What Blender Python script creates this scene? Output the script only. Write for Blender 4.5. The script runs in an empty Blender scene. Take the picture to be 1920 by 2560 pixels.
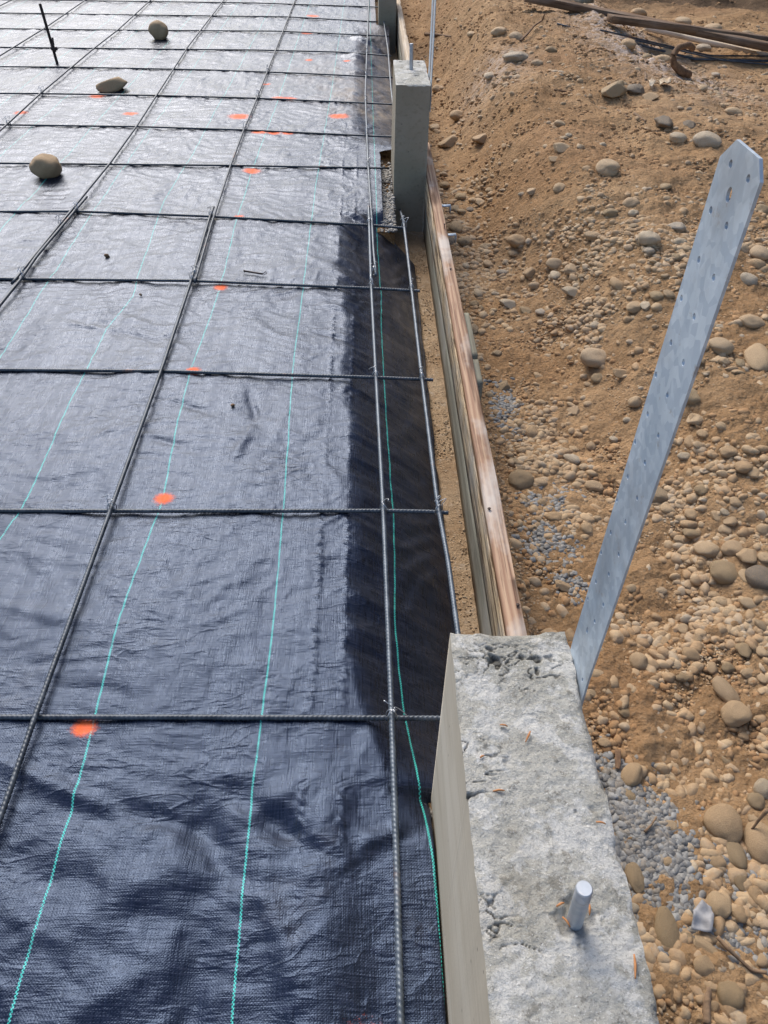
import bpy, bmesh, math, random
import numpy as np
from mathutils import Vector, Matrix, noise as mnoise
random.seed(7); RS = np.random.RandomState(11)
rad = math.radians
S = bpy.context.scene
COL = S.collection

# ------------------------------------------------------------------ camera
cd = bpy.data.cameras.new('camera'); cam = bpy.data.objects.new('camera', cd); COL.objects.link(cam)
cd.sensor_width = 36; cd.sensor_fit = 'AUTO'; cd.lens = 1923/2560*36
cd.clip_start = .01; cd.clip_end = 500
pitch, yaw, roll = rad(41.984), rad(1.859), rad(1.210)
Fv = Vector((math.sin(yaw)*math.cos(pitch), math.cos(yaw)*math.cos(pitch), -math.sin(pitch)))
r0 = Vector((math.cos(yaw), -math.sin(yaw), 0)); u0 = r0.cross(Fv)
Rv = math.cos(roll)*r0+math.sin(roll)*u0; Uv = -math.sin(roll)*r0+math.cos(roll)*u0
M = Matrix((Rv, Uv, -Fv)).transposed().to_4x4(); M.translation = Vector((-.027, -.552, 1.192))
cam.matrix_world = M
S.camera = cam

# ------------------------------------------------------------------ world and sun
SUN_EL, SUN_AZ = 44, -20          # azimuth from +Y towards +X
w = bpy.data.worlds.new('World'); S.world = w; w.use_nodes = True
wn = w.node_tree; bg = wn.nodes['Background']
sky = wn.nodes.new('ShaderNodeTexSky'); sky.sky_type = 'NISHITA'; sky.sun_disc = False
sky.sun_elevation = rad(SUN_EL); sky.sun_rotation = rad(SUN_AZ)
sky.dust_density = 2.5; sky.air_density = 1.0; sky.ozone_density = 1.6
wn.links.new(sky.outputs[0], bg.inputs[0]); bg.inputs[1].default_value = .15
sd = bpy.data.lights.new('sun', 'SUN'); sd.energy = 2.2; sd.angle = rad(36); sd.color = (1, .94, .85)
so = bpy.data.objects.new('sun', sd); COL.objects.link(so)
dv = Vector((math.sin(rad(SUN_AZ))*math.cos(rad(SUN_EL)), math.cos(rad(SUN_AZ))*math.cos(rad(SUN_EL)), math.sin(rad(SUN_EL))))
so.rotation_euler = dv.to_track_quat('Z', 'Y').to_euler(); so.location = dv*20
S.view_settings.view_transform = 'Standard'; S.view_settings.look = 'None'
S.view_settings.exposure = 0.5; S.view_settings.gamma = 1

# ------------------------------------------------------------------ helpers
def tag(o, label=None, cat=None, group=None, kind=None):
    if label: o['label'] = label
    if cat: o['category'] = cat
    if group: o['group'] = group
    if kind: o['kind'] = kind
    return o
def link(name, me, mat=None, parent=None, smooth=True):
    o = bpy.data.objects.new(name, me); COL.objects.link(o)
    if mat: me.materials.append(mat)
    if parent: o.parent = parent
    if smooth and len(me.polygons): me.polygons.foreach_set('use_smooth', [True]*len(me.polygons))
    if smooth and name in ('threaded_tip', 'reinforcing_bar', 'rebar_offcut', 'rod'):
        k = len(me.vertices)-2
        for p in list(me.polygons)[-16:]:
            if max(p.vertices) >= k: p.use_smooth = False
    return o
def empty(name, loc=(0, 0, 0)):
    o = bpy.data.objects.new(name, None); COL.objects.link(o); o.location = loc; o.empty_display_size = .05
    return o
def np_mesh(name, V, Fq):
    V = np.asarray(V, np.float32); Fq = np.asarray(Fq, np.int32); k = Fq.shape[1]
    me = bpy.data.meshes.new(name)
    me.vertices.add(len(V)); me.vertices.foreach_set('co', V.ravel())
    me.loops.add(Fq.size); me.loops.foreach_set('vertex_index', Fq.ravel())
    me.polygons.add(len(Fq)); me.polygons.foreach_set('loop_start', np.arange(0, Fq.size, k, dtype=np.int32))
    me.polygons.foreach_set('loop_total', np.full(len(Fq), k, np.int32))
    me.update(calc_edges=True); me.validate()
    return me
def grid_faces(nx, ny):
    i = np.arange(nx-1)[None, :]; j = np.arange(ny-1)[:, None]; a = j*nx+i
    return np.stack([a, a+1, a+1+nx, a+nx], -1).reshape(-1, 4)
def fattr(me, name, v):
    a = me.attributes.new(name, 'FLOAT', 'POINT'); a.data.foreach_set('value', np.asarray(v, np.float32).ravel())
_p = {}
def pn(x, y, seed=0):                       # gradient noise, about -1..1
    if seed not in _p:
        r = np.random.RandomState(seed+100); _p[seed] = (r.permutation(1024), r.rand(1024)*2*np.pi)
    P, A = _p[seed]
    x = np.asarray(x, float); y = np.asarray(y, float)
    xi = np.floor(x).astype(int); yi = np.floor(y).astype(int); xf = x-xi; yf = y-yi
    def g(a, b, dx, dy):
        h = A[P[(P[a & 1023]+b) & 1023]]; return np.cos(h)*dx+np.sin(h)*dy
    u = xf*xf*xf*(xf*(xf*6-15)+10); v = yf*yf*yf*(yf*(yf*6-15)+10)
    n = (1-v)*((1-u)*g(xi, yi, xf, yf)+u*g(xi+1, yi, xf-1, yf))+v*((1-u)*g(xi, yi+1, xf, yf-1)+u*g(xi+1, yi+1, xf-1, yf-1))
    return n*1.5
def fbm(x, y, o=4, seed=0, gain=.5):
    t = 0; a = 1
    for k in range(o): t = t+a*pn(x*2**k, y*2**k, seed+k); a *= gain
    return t
def sst(a, b, x):
    t = np.clip((np.asarray(x, float)-a)/(b-a), 0, 1); return t*t*(3-2*t)
def seg(a, b, n): return np.linspace(a, b, n, endpoint=False)

XL, XR, H, ZF = .084, .237, .402, -.200     # pier faces, pier top, footing top

# ------------------------------------------------------------------ terrain height
def terrain(x, y):
    x = np.asarray(x, float); y = np.asarray(y, float)
    n1 = fbm(x*1.6+3, y*1.6, 3, 1); n2 = fbm(x*6, y*6, 3, 5)
    x0 = np.interp(y, [-.6, .1, .8, 1.6, 2.6, 3.6, 6.5], [.62, .60, .62, .58, .46, .40, .38])+.05*n1
    wd = np.interp(y, [-.6, .5, 1.5, 3, 6], [.6, .5, .42, .40, .45])
    hh = np.interp(y, [-.6, .3, 1.0, 1.8, 3, 5, 6.5, 8], [.06, .09, .18, .26, .33, .42, .44, .3])
    tz = np.interp(y, [-.6, .3, 1.2, 3, 6], [-.13, -.15, -.17, -.17, -.16])
    s = sst(0, 1, (x-x0)/wd)
    z = tz+hh*s
    # berm falls away to the right further on
    fall = sst(1.35, 2.1, x-.06*n1)*sst(2.8, 4.6, y)
    z = z-fall*.22*np.interp(y, [2.8, 5, 8], [.3, 1, .8])
    z = z+.10*sst(1.4, 3.2, x)*(1-sst(2.2, 4, y))*.4
    z = z+(.030*n1+.011*n2)*sst(.34, .7, x)+.004*n2
    # bank at the far side
    z = z+sst(7.7, 11.5, y+.18*x+.3*n1)*1.7*sst(.8, 1.6, x)+sst(11, 30, y)*2.5+sst(6, 25, x)*2.0
    # dirt ledge along the outer form
    led = (1-sst(.302, .345, x+.006*n2))*(1-sst(1.15, 1.45, y))*sst(.0, .3, y)
    z = z*(1-led)+(-.022+.004*n2)*led
    # beneath the slab and the footing
    slab = 1-sst(.236, .262, x)
    zs = np.where((x > -.12) & (y > .09) & (y < 9), ZF-.03, -.045)
    zs = np.where((x > -.12) & (x < .096) & (y > 2.52) & (y < 3.47), -.050, zs)
    return z*(1-slab)+zs*slab
#__TERRAIN_END__

# ------------------------------------------------------------------ node helpers
class NT:
    def __init__(s, name):
        s.m = bpy.data.materials.new(name); s.m.use_nodes = True; s.t = s.m.node_tree
        s.b = s.t.nodes['Principled BSDF']; s.co = s.n('ShaderNodeTexCoord')
    def n(s, typ, **kw):
        nd = s.t.nodes.new(typ)
        for k, v in kw.items(): setattr(nd, k, v)
        return nd
    def l(s, a, b): s.t.links.new(a, b)
    def put(s, sock, v):
        if isinstance(v, bpy.types.NodeSocket): s.l(v, sock)
        else: sock.default_value = v
    def noise(s, scale, detail=4, rough=.55, sc=(1, 1, 1), vec=None, dist=0, rot=(0, 0, 0), off=(0, 0, 0)):
        mp = s.n('ShaderNodeMapping'); mp.inputs['Scale'].default_value = sc; mp.inputs['Rotation'].default_value = rot; mp.inputs['Location'].default_value = off
        s.l(vec or s.co.outputs['Object'], mp.inputs[0])
        t = s.n('ShaderNodeTexNoise'); t.inputs['Scale'].default_value = scale; t.inputs['Detail'].default_value = detail
        t.inputs['Roughness'].default_value = rough; t.inputs['Distortion'].default_value = dist
        s.l(mp.outputs[0], t.inputs['Vector']); return t.outputs['Fac']
    def vor(s, scale, feature='F1', sc=(1, 1, 1), out='Distance', rnd=1):
        mp = s.n('ShaderNodeMapping'); mp.inputs['Scale'].default_value = sc; s.l(s.co.outputs['Object'], mp.inputs[0])
        t = s.n('ShaderNodeTexVoronoi', feature=feature); t.inputs['Scale'].default_value = scale; t.inputs['Randomness'].default_value = rnd
        s.l(mp.outputs[0], t.inputs['Vector']); return t.outputs[out]
    def attr(s, name):
        a = s.n('ShaderNodeAttribute', attribute_name=name); return a.outputs['Fac']
    def math(s, op, a, b=None, c=None):
        m = s.n('ShaderNodeMath', operation=op); s.put(m.inputs[0], a)
        if b is not None: s.put(m.inputs[1], b)
        if c is not None: s.put(m.inputs[2], c)
        return m.outputs[0]
    def ramp(s, v, lo, hi, a=0., b=1.):
        m = s.n('ShaderNodeMapRange', clamp=True); s.put(m.inputs[0], v)
        for i, k in enumerate((lo, hi, a, b)): m.inputs[i+1].default_value = k
        return m.outputs[0]
    def mix(s, f, a, b, blend='MIX'):
        m = s.n('ShaderNodeMix', data_type='RGBA', blend_type=blend); s.put(m.inputs[0], f)
        for i, v in ((6, a), (7, b)):
            if isinstance(v, tuple): v = (*v, 1) if len(v) == 3 else v
            s.put(m.inputs[i], v)
        return m.outputs[2]
    def bump(s, h, strength=.5, dist=.002, prev=None):
        b = s.n('ShaderNodeBump'); b.inputs['Strength'].default_value = strength; b.inputs['Distance'].default_value = dist
        s.l(h, b.inputs['Height'])
        if prev is not None: s.l(prev, b.inputs['Normal'])
        return b.outputs[0]
    def done(s, col=None, rough=None, normal=None, metal=None, spec=None):
        if col is not None:
            if isinstance(col, tuple) and len(col) == 3: col = (*col, 1)
            s.put(s.b.inputs['Base Color'], col)
        if rough is not None: s.put(s.b.inputs['Roughness'], rough)
        if normal is not None: s.l(normal, s.b.inputs['Normal'])
        if metal is not None: s.put(s.b.inputs['Metallic'], metal)
        if spec is not None: s.put(s.b.inputs['Specular IOR Level'], spec)
        return s.m

# ------------------------------------------------------------------ materials
def mat_dirt():
    t = NT('dirt')
    a = t.noise(2.2, 6, .6); b = t.noise(16, 8, .62); c = t.noise(120, 6, .7)
    col = t.mix(t.ramp(a, .35, .65), (.335, .195, .092), (.46, .295, .158))
    col = t.mix(t.ramp(b, .42, .70, 0, .75), col, (.23, .14, .07))
    col = t.mix(t.ramp(c, .52, .76, 0, .55), col, (.50, .38, .25))
    red = t.noise(1.1, 3, .5, off=(4, 2, 0)); col = t.mix(t.ramp(red, .58, .75, 0, .4), col, (.30, .155, .075))
    col = t.mix(t.math('MULTIPLY', t.attr('dust'), t.ramp(t.noise(22, 6, .7), .40, .60)), col, (.66, .56, .49))
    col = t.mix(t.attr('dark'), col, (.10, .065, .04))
    v = t.vor(85); v2 = t.vor(210)
    n = t.bump(b, 1, .030); n = t.bump(t.noise(48, 6, .7), .9, .012, n); n = t.bump(c, .9, .005, n)
    n = t.bump(t.ramp(v, 0, .6), .5, .004, n); n = t.bump(v2, .3, .0015, n)
    return t.done(col, .95, n, spec=.2)
def mat_stone(name, c1, c2, c3, rough=.75, attr=None):
    t = NT(name)
    if attr: r = t.attr(attr)
    else: r = t.n('ShaderNodeObjectInfo').outputs['Random']
    a = t.noise(14, 5, .6); b = t.noise(90, 6, .7)
    col = t.mix(t.ramp(r, 0, 1), c1, c2); col = t.mix(t.ramp(t.math('FRACT', t.math('MULTIPLY', r, 7.31)), .55, 1, 0, .8), col, c3)
    col = t.mix(t.ramp(a, .42, .7, 0, .35), col, (c1[0]*.66, c1[1]*.62, c1[2]*.56))
    col = t.mix(t.ramp(b, .5, .75, 0, .4), col, (min(1, c2[0]*1.3), min(1, c2[1]*1.3), min(1, c2[2]*1.3)))
    if name != 'grey_pebbles': col = t.mix(t.ramp(t.noise(26, 6, .7, off=(6, 1, 4)), .46, .62, 0, .7), col, (.37, .235, .125))
    n = t.bump(b, .7, .003); n = t.bump(a, .5, .008, n)
    return t.done(col, rough, n, spec=.3)
def mat_membrane():
    t = NT('woven_membrane')
    u = t.attr('fu')
    o = t.co.outputs['Object']
    wx = t.noise(1, 3, .6, sc=(330, 26, 1)); wy = t.noise(1, 3, .6, sc=(26, 330, 1))      # warp and weft threads
    band = t.noise(1, 4, .6, sc=(42, .9, 1))
    band2 = t.noise(1, 3, .6, sc=(1.2, 60, 1))
    med = t.noise(9, 6, .6)
    # teal marker threads along whole fabric coordinates
    d = t.math('ABSOLUTE', t.math('SUBTRACT', t.math('FRACT', t.math('ADD', u, .5)), .5))
    line = t.ramp(d, .0045, .0072, 1, 0)
    sp = t.n('ShaderNodeSeparateXYZ'); t.l(o, sp.inputs[0])
    st = t.math('SINE', t.math('MULTIPLY', sp.outputs[1], 2*math.pi/.0052))
    side = t.math('SIGN', t.math('SUBTRACT', t.math('FRACT', t.math('ADD', u, .5)), .5))
    chk = t.ramp(t.math('MULTIPLY', st, side), -.35, .25, .12, 1)
    line = t.math('MULTIPLY', line, t.math('MULTIPLY', chk, t.ramp(t.noise(60, 3, .5), .30, .50, .55, 1)))
    base = t.mix(t.ramp(wx, .40, .62), (.006, .0075, .013), (.013, .017, .030))
    base = t.mix(t.ramp(wy, .48, .64, 0, .6), base, (.028, .032, .052))
    dirt = t.math('MULTIPLY', t.attr('dust'), t.ramp(t.noise(11, 7, .65, sc=(1, .55, 1)), .36, .66))
    base = t.mix(t.math('MULTIPLY', dirt, .85), base, (.30, .235, .16))
    smear = t.ramp(t.noise(5, 7, .7, off=(3, 1, 0)), .60, .78, 0, .16)
    base = t.mix(smear, base, (.21, .18, .14))
    base = t.mix(line, base, (.07, .62, .52))
    pa = t.math('ADD', t.attr('paint'), t.math('MULTIPLY', t.math('SUBTRACT', t.noise(200, 5, .8), .5), 1.25))
    pm = t.math('MULTIPLY', t.ramp(pa, .34, .85), t.ramp(t.attr('paint'), .02, .25))
    base = t.mix(pm, base, (.92, .15, .022))
    rough = t.math('ADD', t.ramp(band, .35, .65, .22, .34), t.ramp(wx, .3, .7, -.07, .11))
    rough = t.math('ADD', rough, t.math('MULTIPLY', dirt, .35)); rough = t.math('ADD', rough, t.math('MULTIPLY', line, .2))
    rough = t.math('ADD', rough, t.math('MULTIPLY', pm, .4))
    cr = t.math('ABSOLUTE', t.math('SUBTRACT', t.noise(1, 3, .5, sc=(7, 17, 1), dist=.5), .5)); cr2 = t.math('ABSOLUTE', t.math('SUBTRACT', t.noise(1, 2, .5, sc=(11, 26, 1), dist=.7, off=(3, 7, 0)), .5))
    n = t.bump(med, .30, .006); msk = t.ramp(t.noise(4.5, 4, .6, off=(9, 2, 0)), .42, .62, .12, 1)
    n = t.bump(t.math('MULTIPLY', msk, t.ramp(cr, 0, .06, 1, 0)), .42, .0022, n); n = t.bump(t.math('MULTIPLY', msk, t.ramp(cr2, 0, .05, 1, 0)), .34, .0014, n); n = t.bump(t.noise(1, 5, .65, sc=(24, 62, 1), dist=.6), .55, .0022, n); n = t.bump(band2, .4, .0010, n); n = t.bump(band, .4, .0010, n)
    n = t.bump(wx, .8, .0011, n); n = t.bump(wy, .8, .0011, n)
    n = t.bump(t.math('MULTIPLY', t.math('SINE', t.math('MULTIPLY', sp.outputs[0], 2*math.pi/.0046)), t.math('SINE', t.math('MULTIPLY', sp.outputs[1], 2*math.pi/.0046))), .16, .0006, n)
    m = t.done(base, rough, n, spec=.60)
    t.b.inputs['Specular Tint'].default_value = (.45, .61, .95, 1)  # blue of the sky's sheen put into the sheet's specular tint
    return m
def mat_rebar(name='rebar_steel', c1=(.035, .048, .066), c2=(.10, .125, .155)):
    t = NT(name)
    a = t.noise(35, 5, .6); b = t.noise(6, 4, .6); r = t.n('ShaderNodeObjectInfo').outputs['Random']
    col = t.mix(t.ramp(a, .35, .7), c1, c2)
    rust = t.math('MULTIPLY', t.ramp(b, .62, .74), t.ramp(t.noise(60, 5, .6), .42, .6))
    col = t.mix(rust, col, (.20, .085, .045))
    n = t.bump(t.noise(300, 4, .6), .3, .0006)
    return t.done(col, t.ramp(a, .3, .7, .34, .52), n, metal=.35)
def mat_concrete():
    t = NT('rough_concrete')
    a = t.noise(9, 7, .62); b = t.noise(45, 8, .72); c = t.noise(330, 5, .75); d = t.noise(19, 6, .7, off=(7, 3, 0))
    col = t.mix(t.ramp(a, .36, .62), (.37, .355, .305), (.52, .505, .455))
    col = t.mix(t.ramp(b, .55, .61, 0, .75), col, (.22, .21, .18))
    col = t.mix(t.ramp(d, .50, .56, 0, .85), col, (.63, .62, .585))
    col = t.mix(t.ramp(c, .53, .64, 0, .5), col, (.16, .155, .14))
    col = t.mix(t.ramp(t.noise(420, 3, .6, off=(5, 5, 5)), .60, .74, 0, .8), col, (.86, .86, .85))
    col = t.mix(t.ramp(t.attr('pit'), .10, .8, 0, .7), col, (.11, .105, .09))
    col = t.mix(t.ramp(t.noise(5, 4, .6, off=(1, 9, 0)), .56, .72, 0, .35), col, (.36, .31, .22))
    n = t.bump(b, .8, .006); n = t.bump(t.noise(120, 6, .7), .9, .004, n); n = t.bump(c, .9, .0025, n)
    return t.done(col, .92, n, spec=.25)
def mat_formed(name, c1, c2):
    t = NT(name)
    a = t.noise(5, 5, .6, sc=(1, .35, 1)); g = t.noise(1, 5, .65, sc=(60, 3.2, 90)); c = t.noise(240, 4, .6)
    col = t.mix(t.ramp(a, .35, .65), c1, c2)
    col = t.mix(t.ramp(g, .52, .68, 0, .35), col, (c1[0]*.6, c1[1]*.56, c1[2]*.5))
    pit = t.vor(42); col = t.mix(t.math('MULTIPLY', t.ramp(pit, .05, .10, 1, 0), t.ramp(t.noise(14, 3, .5), .50, .58)), col, (.10, .09, .075))
    n = t.bump(c, .3, .0008); n = t.bump(g, .25, .001, n)
    return t.done(col, .8, n, spec=.3)
def mat_wood(name, c1, c2, c3, grain=1.0, weather=0.3, green=0):
    t = NT(name)
    wv = t.n('ShaderNodeTexWave', wave_type='BANDS', bands_direction='X'); mp = t.n('ShaderNodeMapping')
    mp.inputs['Scale'].default_value = (26*grain, 1.5, 30*grain); t.l(t.co.outputs['Object'], mp.inputs[0]); t.l(mp.outputs[0], wv.inputs[0])
    wv.inputs['Scale'].default_value = 1.0; wv.inputs['Distortion'].default_value = 7; wv.inputs['Detail'].default_value = 3; wv.inputs['Detail Scale'].default_value = .9
    f = t.noise(1, 6, .65, sc=(170, 3.5, 170)); pt = t.noise(7, 5, .6, sc=(1, .5, 1))
    col = t.mix(wv.outputs['Fac'], c1, c2)
    col = t.mix(t.ramp(f, .50, .60, 0, .75), col, c3)
    col = t.mix(t.ramp(pt, .52, .68, 0, weather), col, (.56, .52, .47))
    dk = t.noise(3.5, 4, .6, off=(5, 5, 5)); col = t.mix(t.ramp(dk, .58, .72, 0, .55), col, (c3[0]*.7, c3[1]*.7, c3[2]*.7))
    kn = t.vor(1, sc=(17, 2.6, 4)); col = t.mix(t.ramp(kn, .12, .26, .85, 0), col, (.10, .05, .028))
    n = t.bump(f, .6, .0016); n = t.bump(wv.outputs['Fac'], .25, .0015, n)
    return t.done(col, .82, n, spec=.25)
def mat_fiber():
    t = NT('fibrous_wood')
    f = t.noise(1, 7, .72, sc=(62, 3.0, 62), dist=1.4); g = t.noise(1, 5, .7, sc=(420, 14, 420)); p = t.noise(6, 5, .6)
    col = t.mix(t.ramp(f, .43, .56), (.09, .055, .03), (.60, .46, .29))
    col = t.mix(t.ramp(p, .45, .68, 0, .7), col, (.36, .34, .30))
    col = t.mix(t.ramp(g, .56, .70, 0, .7), col, (.07, .045, .03))
    n = t.bump(f, 1, .006); n = t.bump(g, .7, .002, n)
    return t.done(col, .9, n, spec=.2)
def mat_galv(name='galvanized_steel', c1=(.42, .50, .57), c2=(.60, .68, .75)):
    t = NT(name)
    a = t.noise(16, 6, .6, sc=(1, 1, .45)); b = t.noise(150, 4, .6); v = t.vor(110, out='Color')
    col = t.mix(t.ramp(a, .35, .65), c1, c2)
    vv = t.n('ShaderNodeRGBToBW'); t.l(v, vv.inputs[0])
    col = t.mix(t.ramp(vv.outputs[0], .3, .7, 0, .40), col, (.24, .32, .42))
    col = t.mix(t.ramp(t.noise(7, 5, .65, off=(2, 2, 2)), .50, .66, 0, .55), col, (.27, .29, .31))
    col = t.mix(t.ramp(t.noise(38, 6, .75, off=(4, 2, 2)), .60, .68, 0, .45), col, (.24, .16, .10))
    
    n = t.bump(b, .18, .0006)
    return t.done(col, t.ramp(a, .3, .7, .42, .6), n, metal=.45)
def mat_simple(name, c1, c2, rough=.8, metal=0, sc=30):
    t = NT(name); a = t.noise(sc, 6, .65)
    col = t.mix(t.ramp(a, .38, .64), c1, c2)
    return t.done(col, rough, t.bump(a, .5, .003), metal=metal)
def mat_footing():
    t = NT('dusty_footing')
    a = t.noise(4, 6, .65); b = t.noise(30, 7, .7); c = t.noise(190, 5, .7)
    col = t.mix(t.ramp(a, .38, .62), (.33, .215, .12), (.45, .33, .21))
    col = t.mix(t.ramp(b, .54, .72, 0, .75), col, (.56, .47, .37))
    col = t.mix(t.ramp(c, .52, .62, 0, .6), col, (.20, .12, .06))
    col = t.mix(t.ramp(t.noise(11, 5, .6, off=(3, 0, 1)), .62, .72, 0, .5), col, (.19, .12, .07))
    n = t.bump(b, .9, .010); n = t.bump(c, 1, .004, n)
    return t.done(col, .95, n, spec=.2)

MD = mat_dirt(); MM = mat_membrane(); MR = mat_rebar('rebar_dark', (.028, .036, .048), (.09, .105, .125)); MRL = mat_rebar('rebar_pale', (.06, .078, .10), (.15, .175, .205)); MC = mat_concrete()
MFC = mat_formed('formed_concrete_side', (.42, .37, .285), (.53, .485, .40))
MPF = mat_formed('formed_concrete_grey', (.27, .235, .17), (.34, .30, .235))
MWO = mat_wood('orange_lumber', (.46, .31, .205), (.31, .185, .12), (.16, .09, .06), .9, .75)
MWG = mat_wood('grey_green_plywood', (.27, .26, .20), (.20, .185, .135), (.15, .13, .10), .6, .3)
MWB = mat_wood('brown_plank', (.20, .13, .08), (.13, .08, .05), (.07, .04, .025), .5, .15)
MWP = mat_wood('pale_plank', (.60, .50, .38), (.48, .38, .27), (.32, .24, .16), .5, .4)
MFI = mat_fiber(); MG = mat_galv(); MFT = mat_footing()
MBOLT = mat_galv('zinc_bolt', (.42, .43, .45), (.58, .60, .62))
MST = mat_stone('tan_stone', (.44, .30, .17), (.55, .41, .255), (.48, .37, .25))
MSO = mat_stone('olive_stone', (.31, .225, .13), (.38, .29, .175), (.28, .22, .15))
MSD = mat_stone('dark_stone', (.15, .135, .11), (.19, .17, .14), (.13, .12, .11))
MSP = mat_stone('pale_stone', (.45, .37, .26), (.54, .46, .34), (.47, .42, .35))
MPT = mat_stone('tan_pebbles', (.32, .21, .115), (.47, .345, .21), (.42, .35, .26), attr='tint')
MPG = mat_stone('grey_pebbles', (.10, .10, .10), (.31, .305, .29), (.27, .22, .16), .45, attr='tint')
MCL = mat_stone('earth_clods', (.30, .17, .08), (.42, .265, .14), (.24, .135, .065), .95, attr='tint')
MROOT = mat_simple('bark', (.22, .13, .07), (.10, .055, .03), .9, 0, 60)
MTWIG = mat_simple('twig', (.26, .17, .10), (.14, .09, .055), .9, 0, 80)
MNEEDLE = mat_simple('dry_needle', (.50, .22, .08), (.36, .15, .05), .7, 0, 60)
MTIE = mat_simple('tie_wire', (.55, .57, .60), (.35, .36, .38), .35, .8, 60)
MDKW = mat_simple('rusty_steel', (.075, .05, .04), (.035, .025, .022), .7, .4, 50)
MSCRAP = mat_simple('grey_sheet_scrap', (.33, .33, .34), (.22, .22, .23), .55, 0, 40)
MLEAF = mat_simple('conifer_foliage', (.012, .028, .012), (.03, .05, .02), .9, 0, 8)

# ------------------------------------------------------------------ ground
def make_ground():
    def axis(parts, lo, hi):
        a = [seg(*p) for p in parts]; a.append([parts[-1][1]])
        a = np.concatenate(a); out = [a]
        st = .5; x = a[-1]
        r = []
        while x < hi: x += st; st *= 1.6; r.append(x)
        st = .5; x = a[0]; l = []
        while x > lo: x -= st; st *= 1.6; l.append(x)
        return np.concatenate([l[::-1], a, r])
    xs = axis([(-3.2, -.16, 14), (-.16, .22, 50), (.22, 1.3, 170), (1.3, 4.6, 200)], -90, 90)
    ys = axis([(-1.0, 1.2, 300), (1.2, 3, 170), (3, 9.5, 240), (9.5, 14, 30)], -90, 90)
    X, Y = np.meshgrid(xs, ys); Z = terrain(X, Y)
    # clods
    near = sst(.30, .45, X)
    Z = Z+near*(.0085*np.abs(fbm(X*26, Y*26, 4, 31, .6))+.010*np.maximum(0, fbm(X*10, Y*10, 3, 40))+.006*fbm(X*5+Y*2, Y*4, 3, 45))
    me = np_mesh('ground', np.stack([X, Y, Z], -1).reshape(-1, 3), grid_faces(len(xs), len(ys)))
    dust = np.exp(-(((X-1.65)/.32)**2+((Y-5.1)/1.0)**2))*1.2+np.exp(-(((X-.72)/.16)**2+((Y-4.3)/.3)**2))*.55+np.exp(-(((X-1.95)/.25)**2+((Y-4.2)/.35)**2))*.5
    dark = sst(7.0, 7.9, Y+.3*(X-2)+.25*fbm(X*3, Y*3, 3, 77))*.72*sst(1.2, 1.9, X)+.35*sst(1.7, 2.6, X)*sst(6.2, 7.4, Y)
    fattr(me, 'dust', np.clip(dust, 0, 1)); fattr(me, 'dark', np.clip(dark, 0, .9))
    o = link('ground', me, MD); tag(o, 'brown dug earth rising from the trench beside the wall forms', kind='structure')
make_ground()

# ------------------------------------------------------------------ footing
def make_footing():
    xs = np.linspace(-.11, .236, 60); ys = np.arange(.0, 8.8, .008)
    X, Y = np.meshgrid(xs, ys)
    Z = ZF+.0022*fbm(X*40, Y*40, 3, 50)+.006*np.maximum(0, fbm(X*9, Y*4, 3, 53))
    me = np_mesh('footing', np.stack([X, Y, Z], -1).reshape(-1, 3), grid_faces(len(xs), len(ys)))
    o = link('concrete_footing', me, MFT)
    tag(o, 'low dusty brown concrete footing between the black sheet and the form boards', 'footing')
make_footing()

# ------------------------------------------------------------------ membrane
TX = {0: [(-.8, .085), (-.236, .082), (-.04, .078), (.134, .060), (.306, .044), (.489, .034), (.70, .040), (.837, .041), (1.118, .034), (1.757, .026), (2.0, .030), (2.527, .020), (3.2, .018), (9, .01)],
      -1: [(-.8, -.20), (-.244, -.205), (.092, -.214), (.379, -.21), (.781, -.217), (1.386, -.238), (1.921, -.239), (2.906, -.243), (4.44, -.226), (9, -.2)],
      -2: [(-.8, -.50), (-.24, -.498), (-.054, -.5), (.095, -.503), (.256, -.51), (.462, -.517), (.814, -.503), (1.1, -.522), (1.384, -.531), (1.849, -.520), (2.531, -.538), (3.1, -.541), (4.3, -.52), (9, -.50)],
      -3: [(-.8, -.81), (.682, -.832), (.766, -.819), (.917, -.819), (1.216, -.831), (1.625, -.833), (1.85, -.80), (2.02, -.818), (2.724, -.865), (3.326, -.845), (9, -.81)],
      -4: [(-.8, -1.10), (1.456, -1.102), (1.713, -1.104), (2.016, -1.113), (2.616, -1.125), (9, -1.11)]}
ORANGE = [(-.522, .208, .024), (-.501, .822, .027), (-.522, 1.376, .024), (-.520, 1.915, .026), (-.541, 3.085, .045), (-.700, 3.93, .065), (-.169, 3.951, .060),
          (-.565, 3.655, .045), (-.490, 3.650, .04), (-.42, 3.645, .035), (-.528, 4.300, .05), (-.46, 4.300, .05), (-1.864, 3.959, .04), (-1.285, 3.966, .045), (-1.55, 4.30, .05), (-.461, 6.10, .05), (-.454, 6.79, .06),
          (-.534, 2.53, .025), (-.03, -.275, .05), (-.15, 5.232, .03), (-.40, 5.25, .03), (-.62, 4.62, .03)]
def mem_edge(y):
    o = sst(.085, .11, y)*(1-sst(2.46, 2.60, y))+sst(3.36, 3.46, y)*(1-sst(6.40, 6.48, y))
    xe = .080+o*.098-.034*sst(2.46, 2.56, y)*(1-sst(3.36, 3.46, y))-.02*sst(3.3, 3.5, y)
    return xe, o
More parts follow.
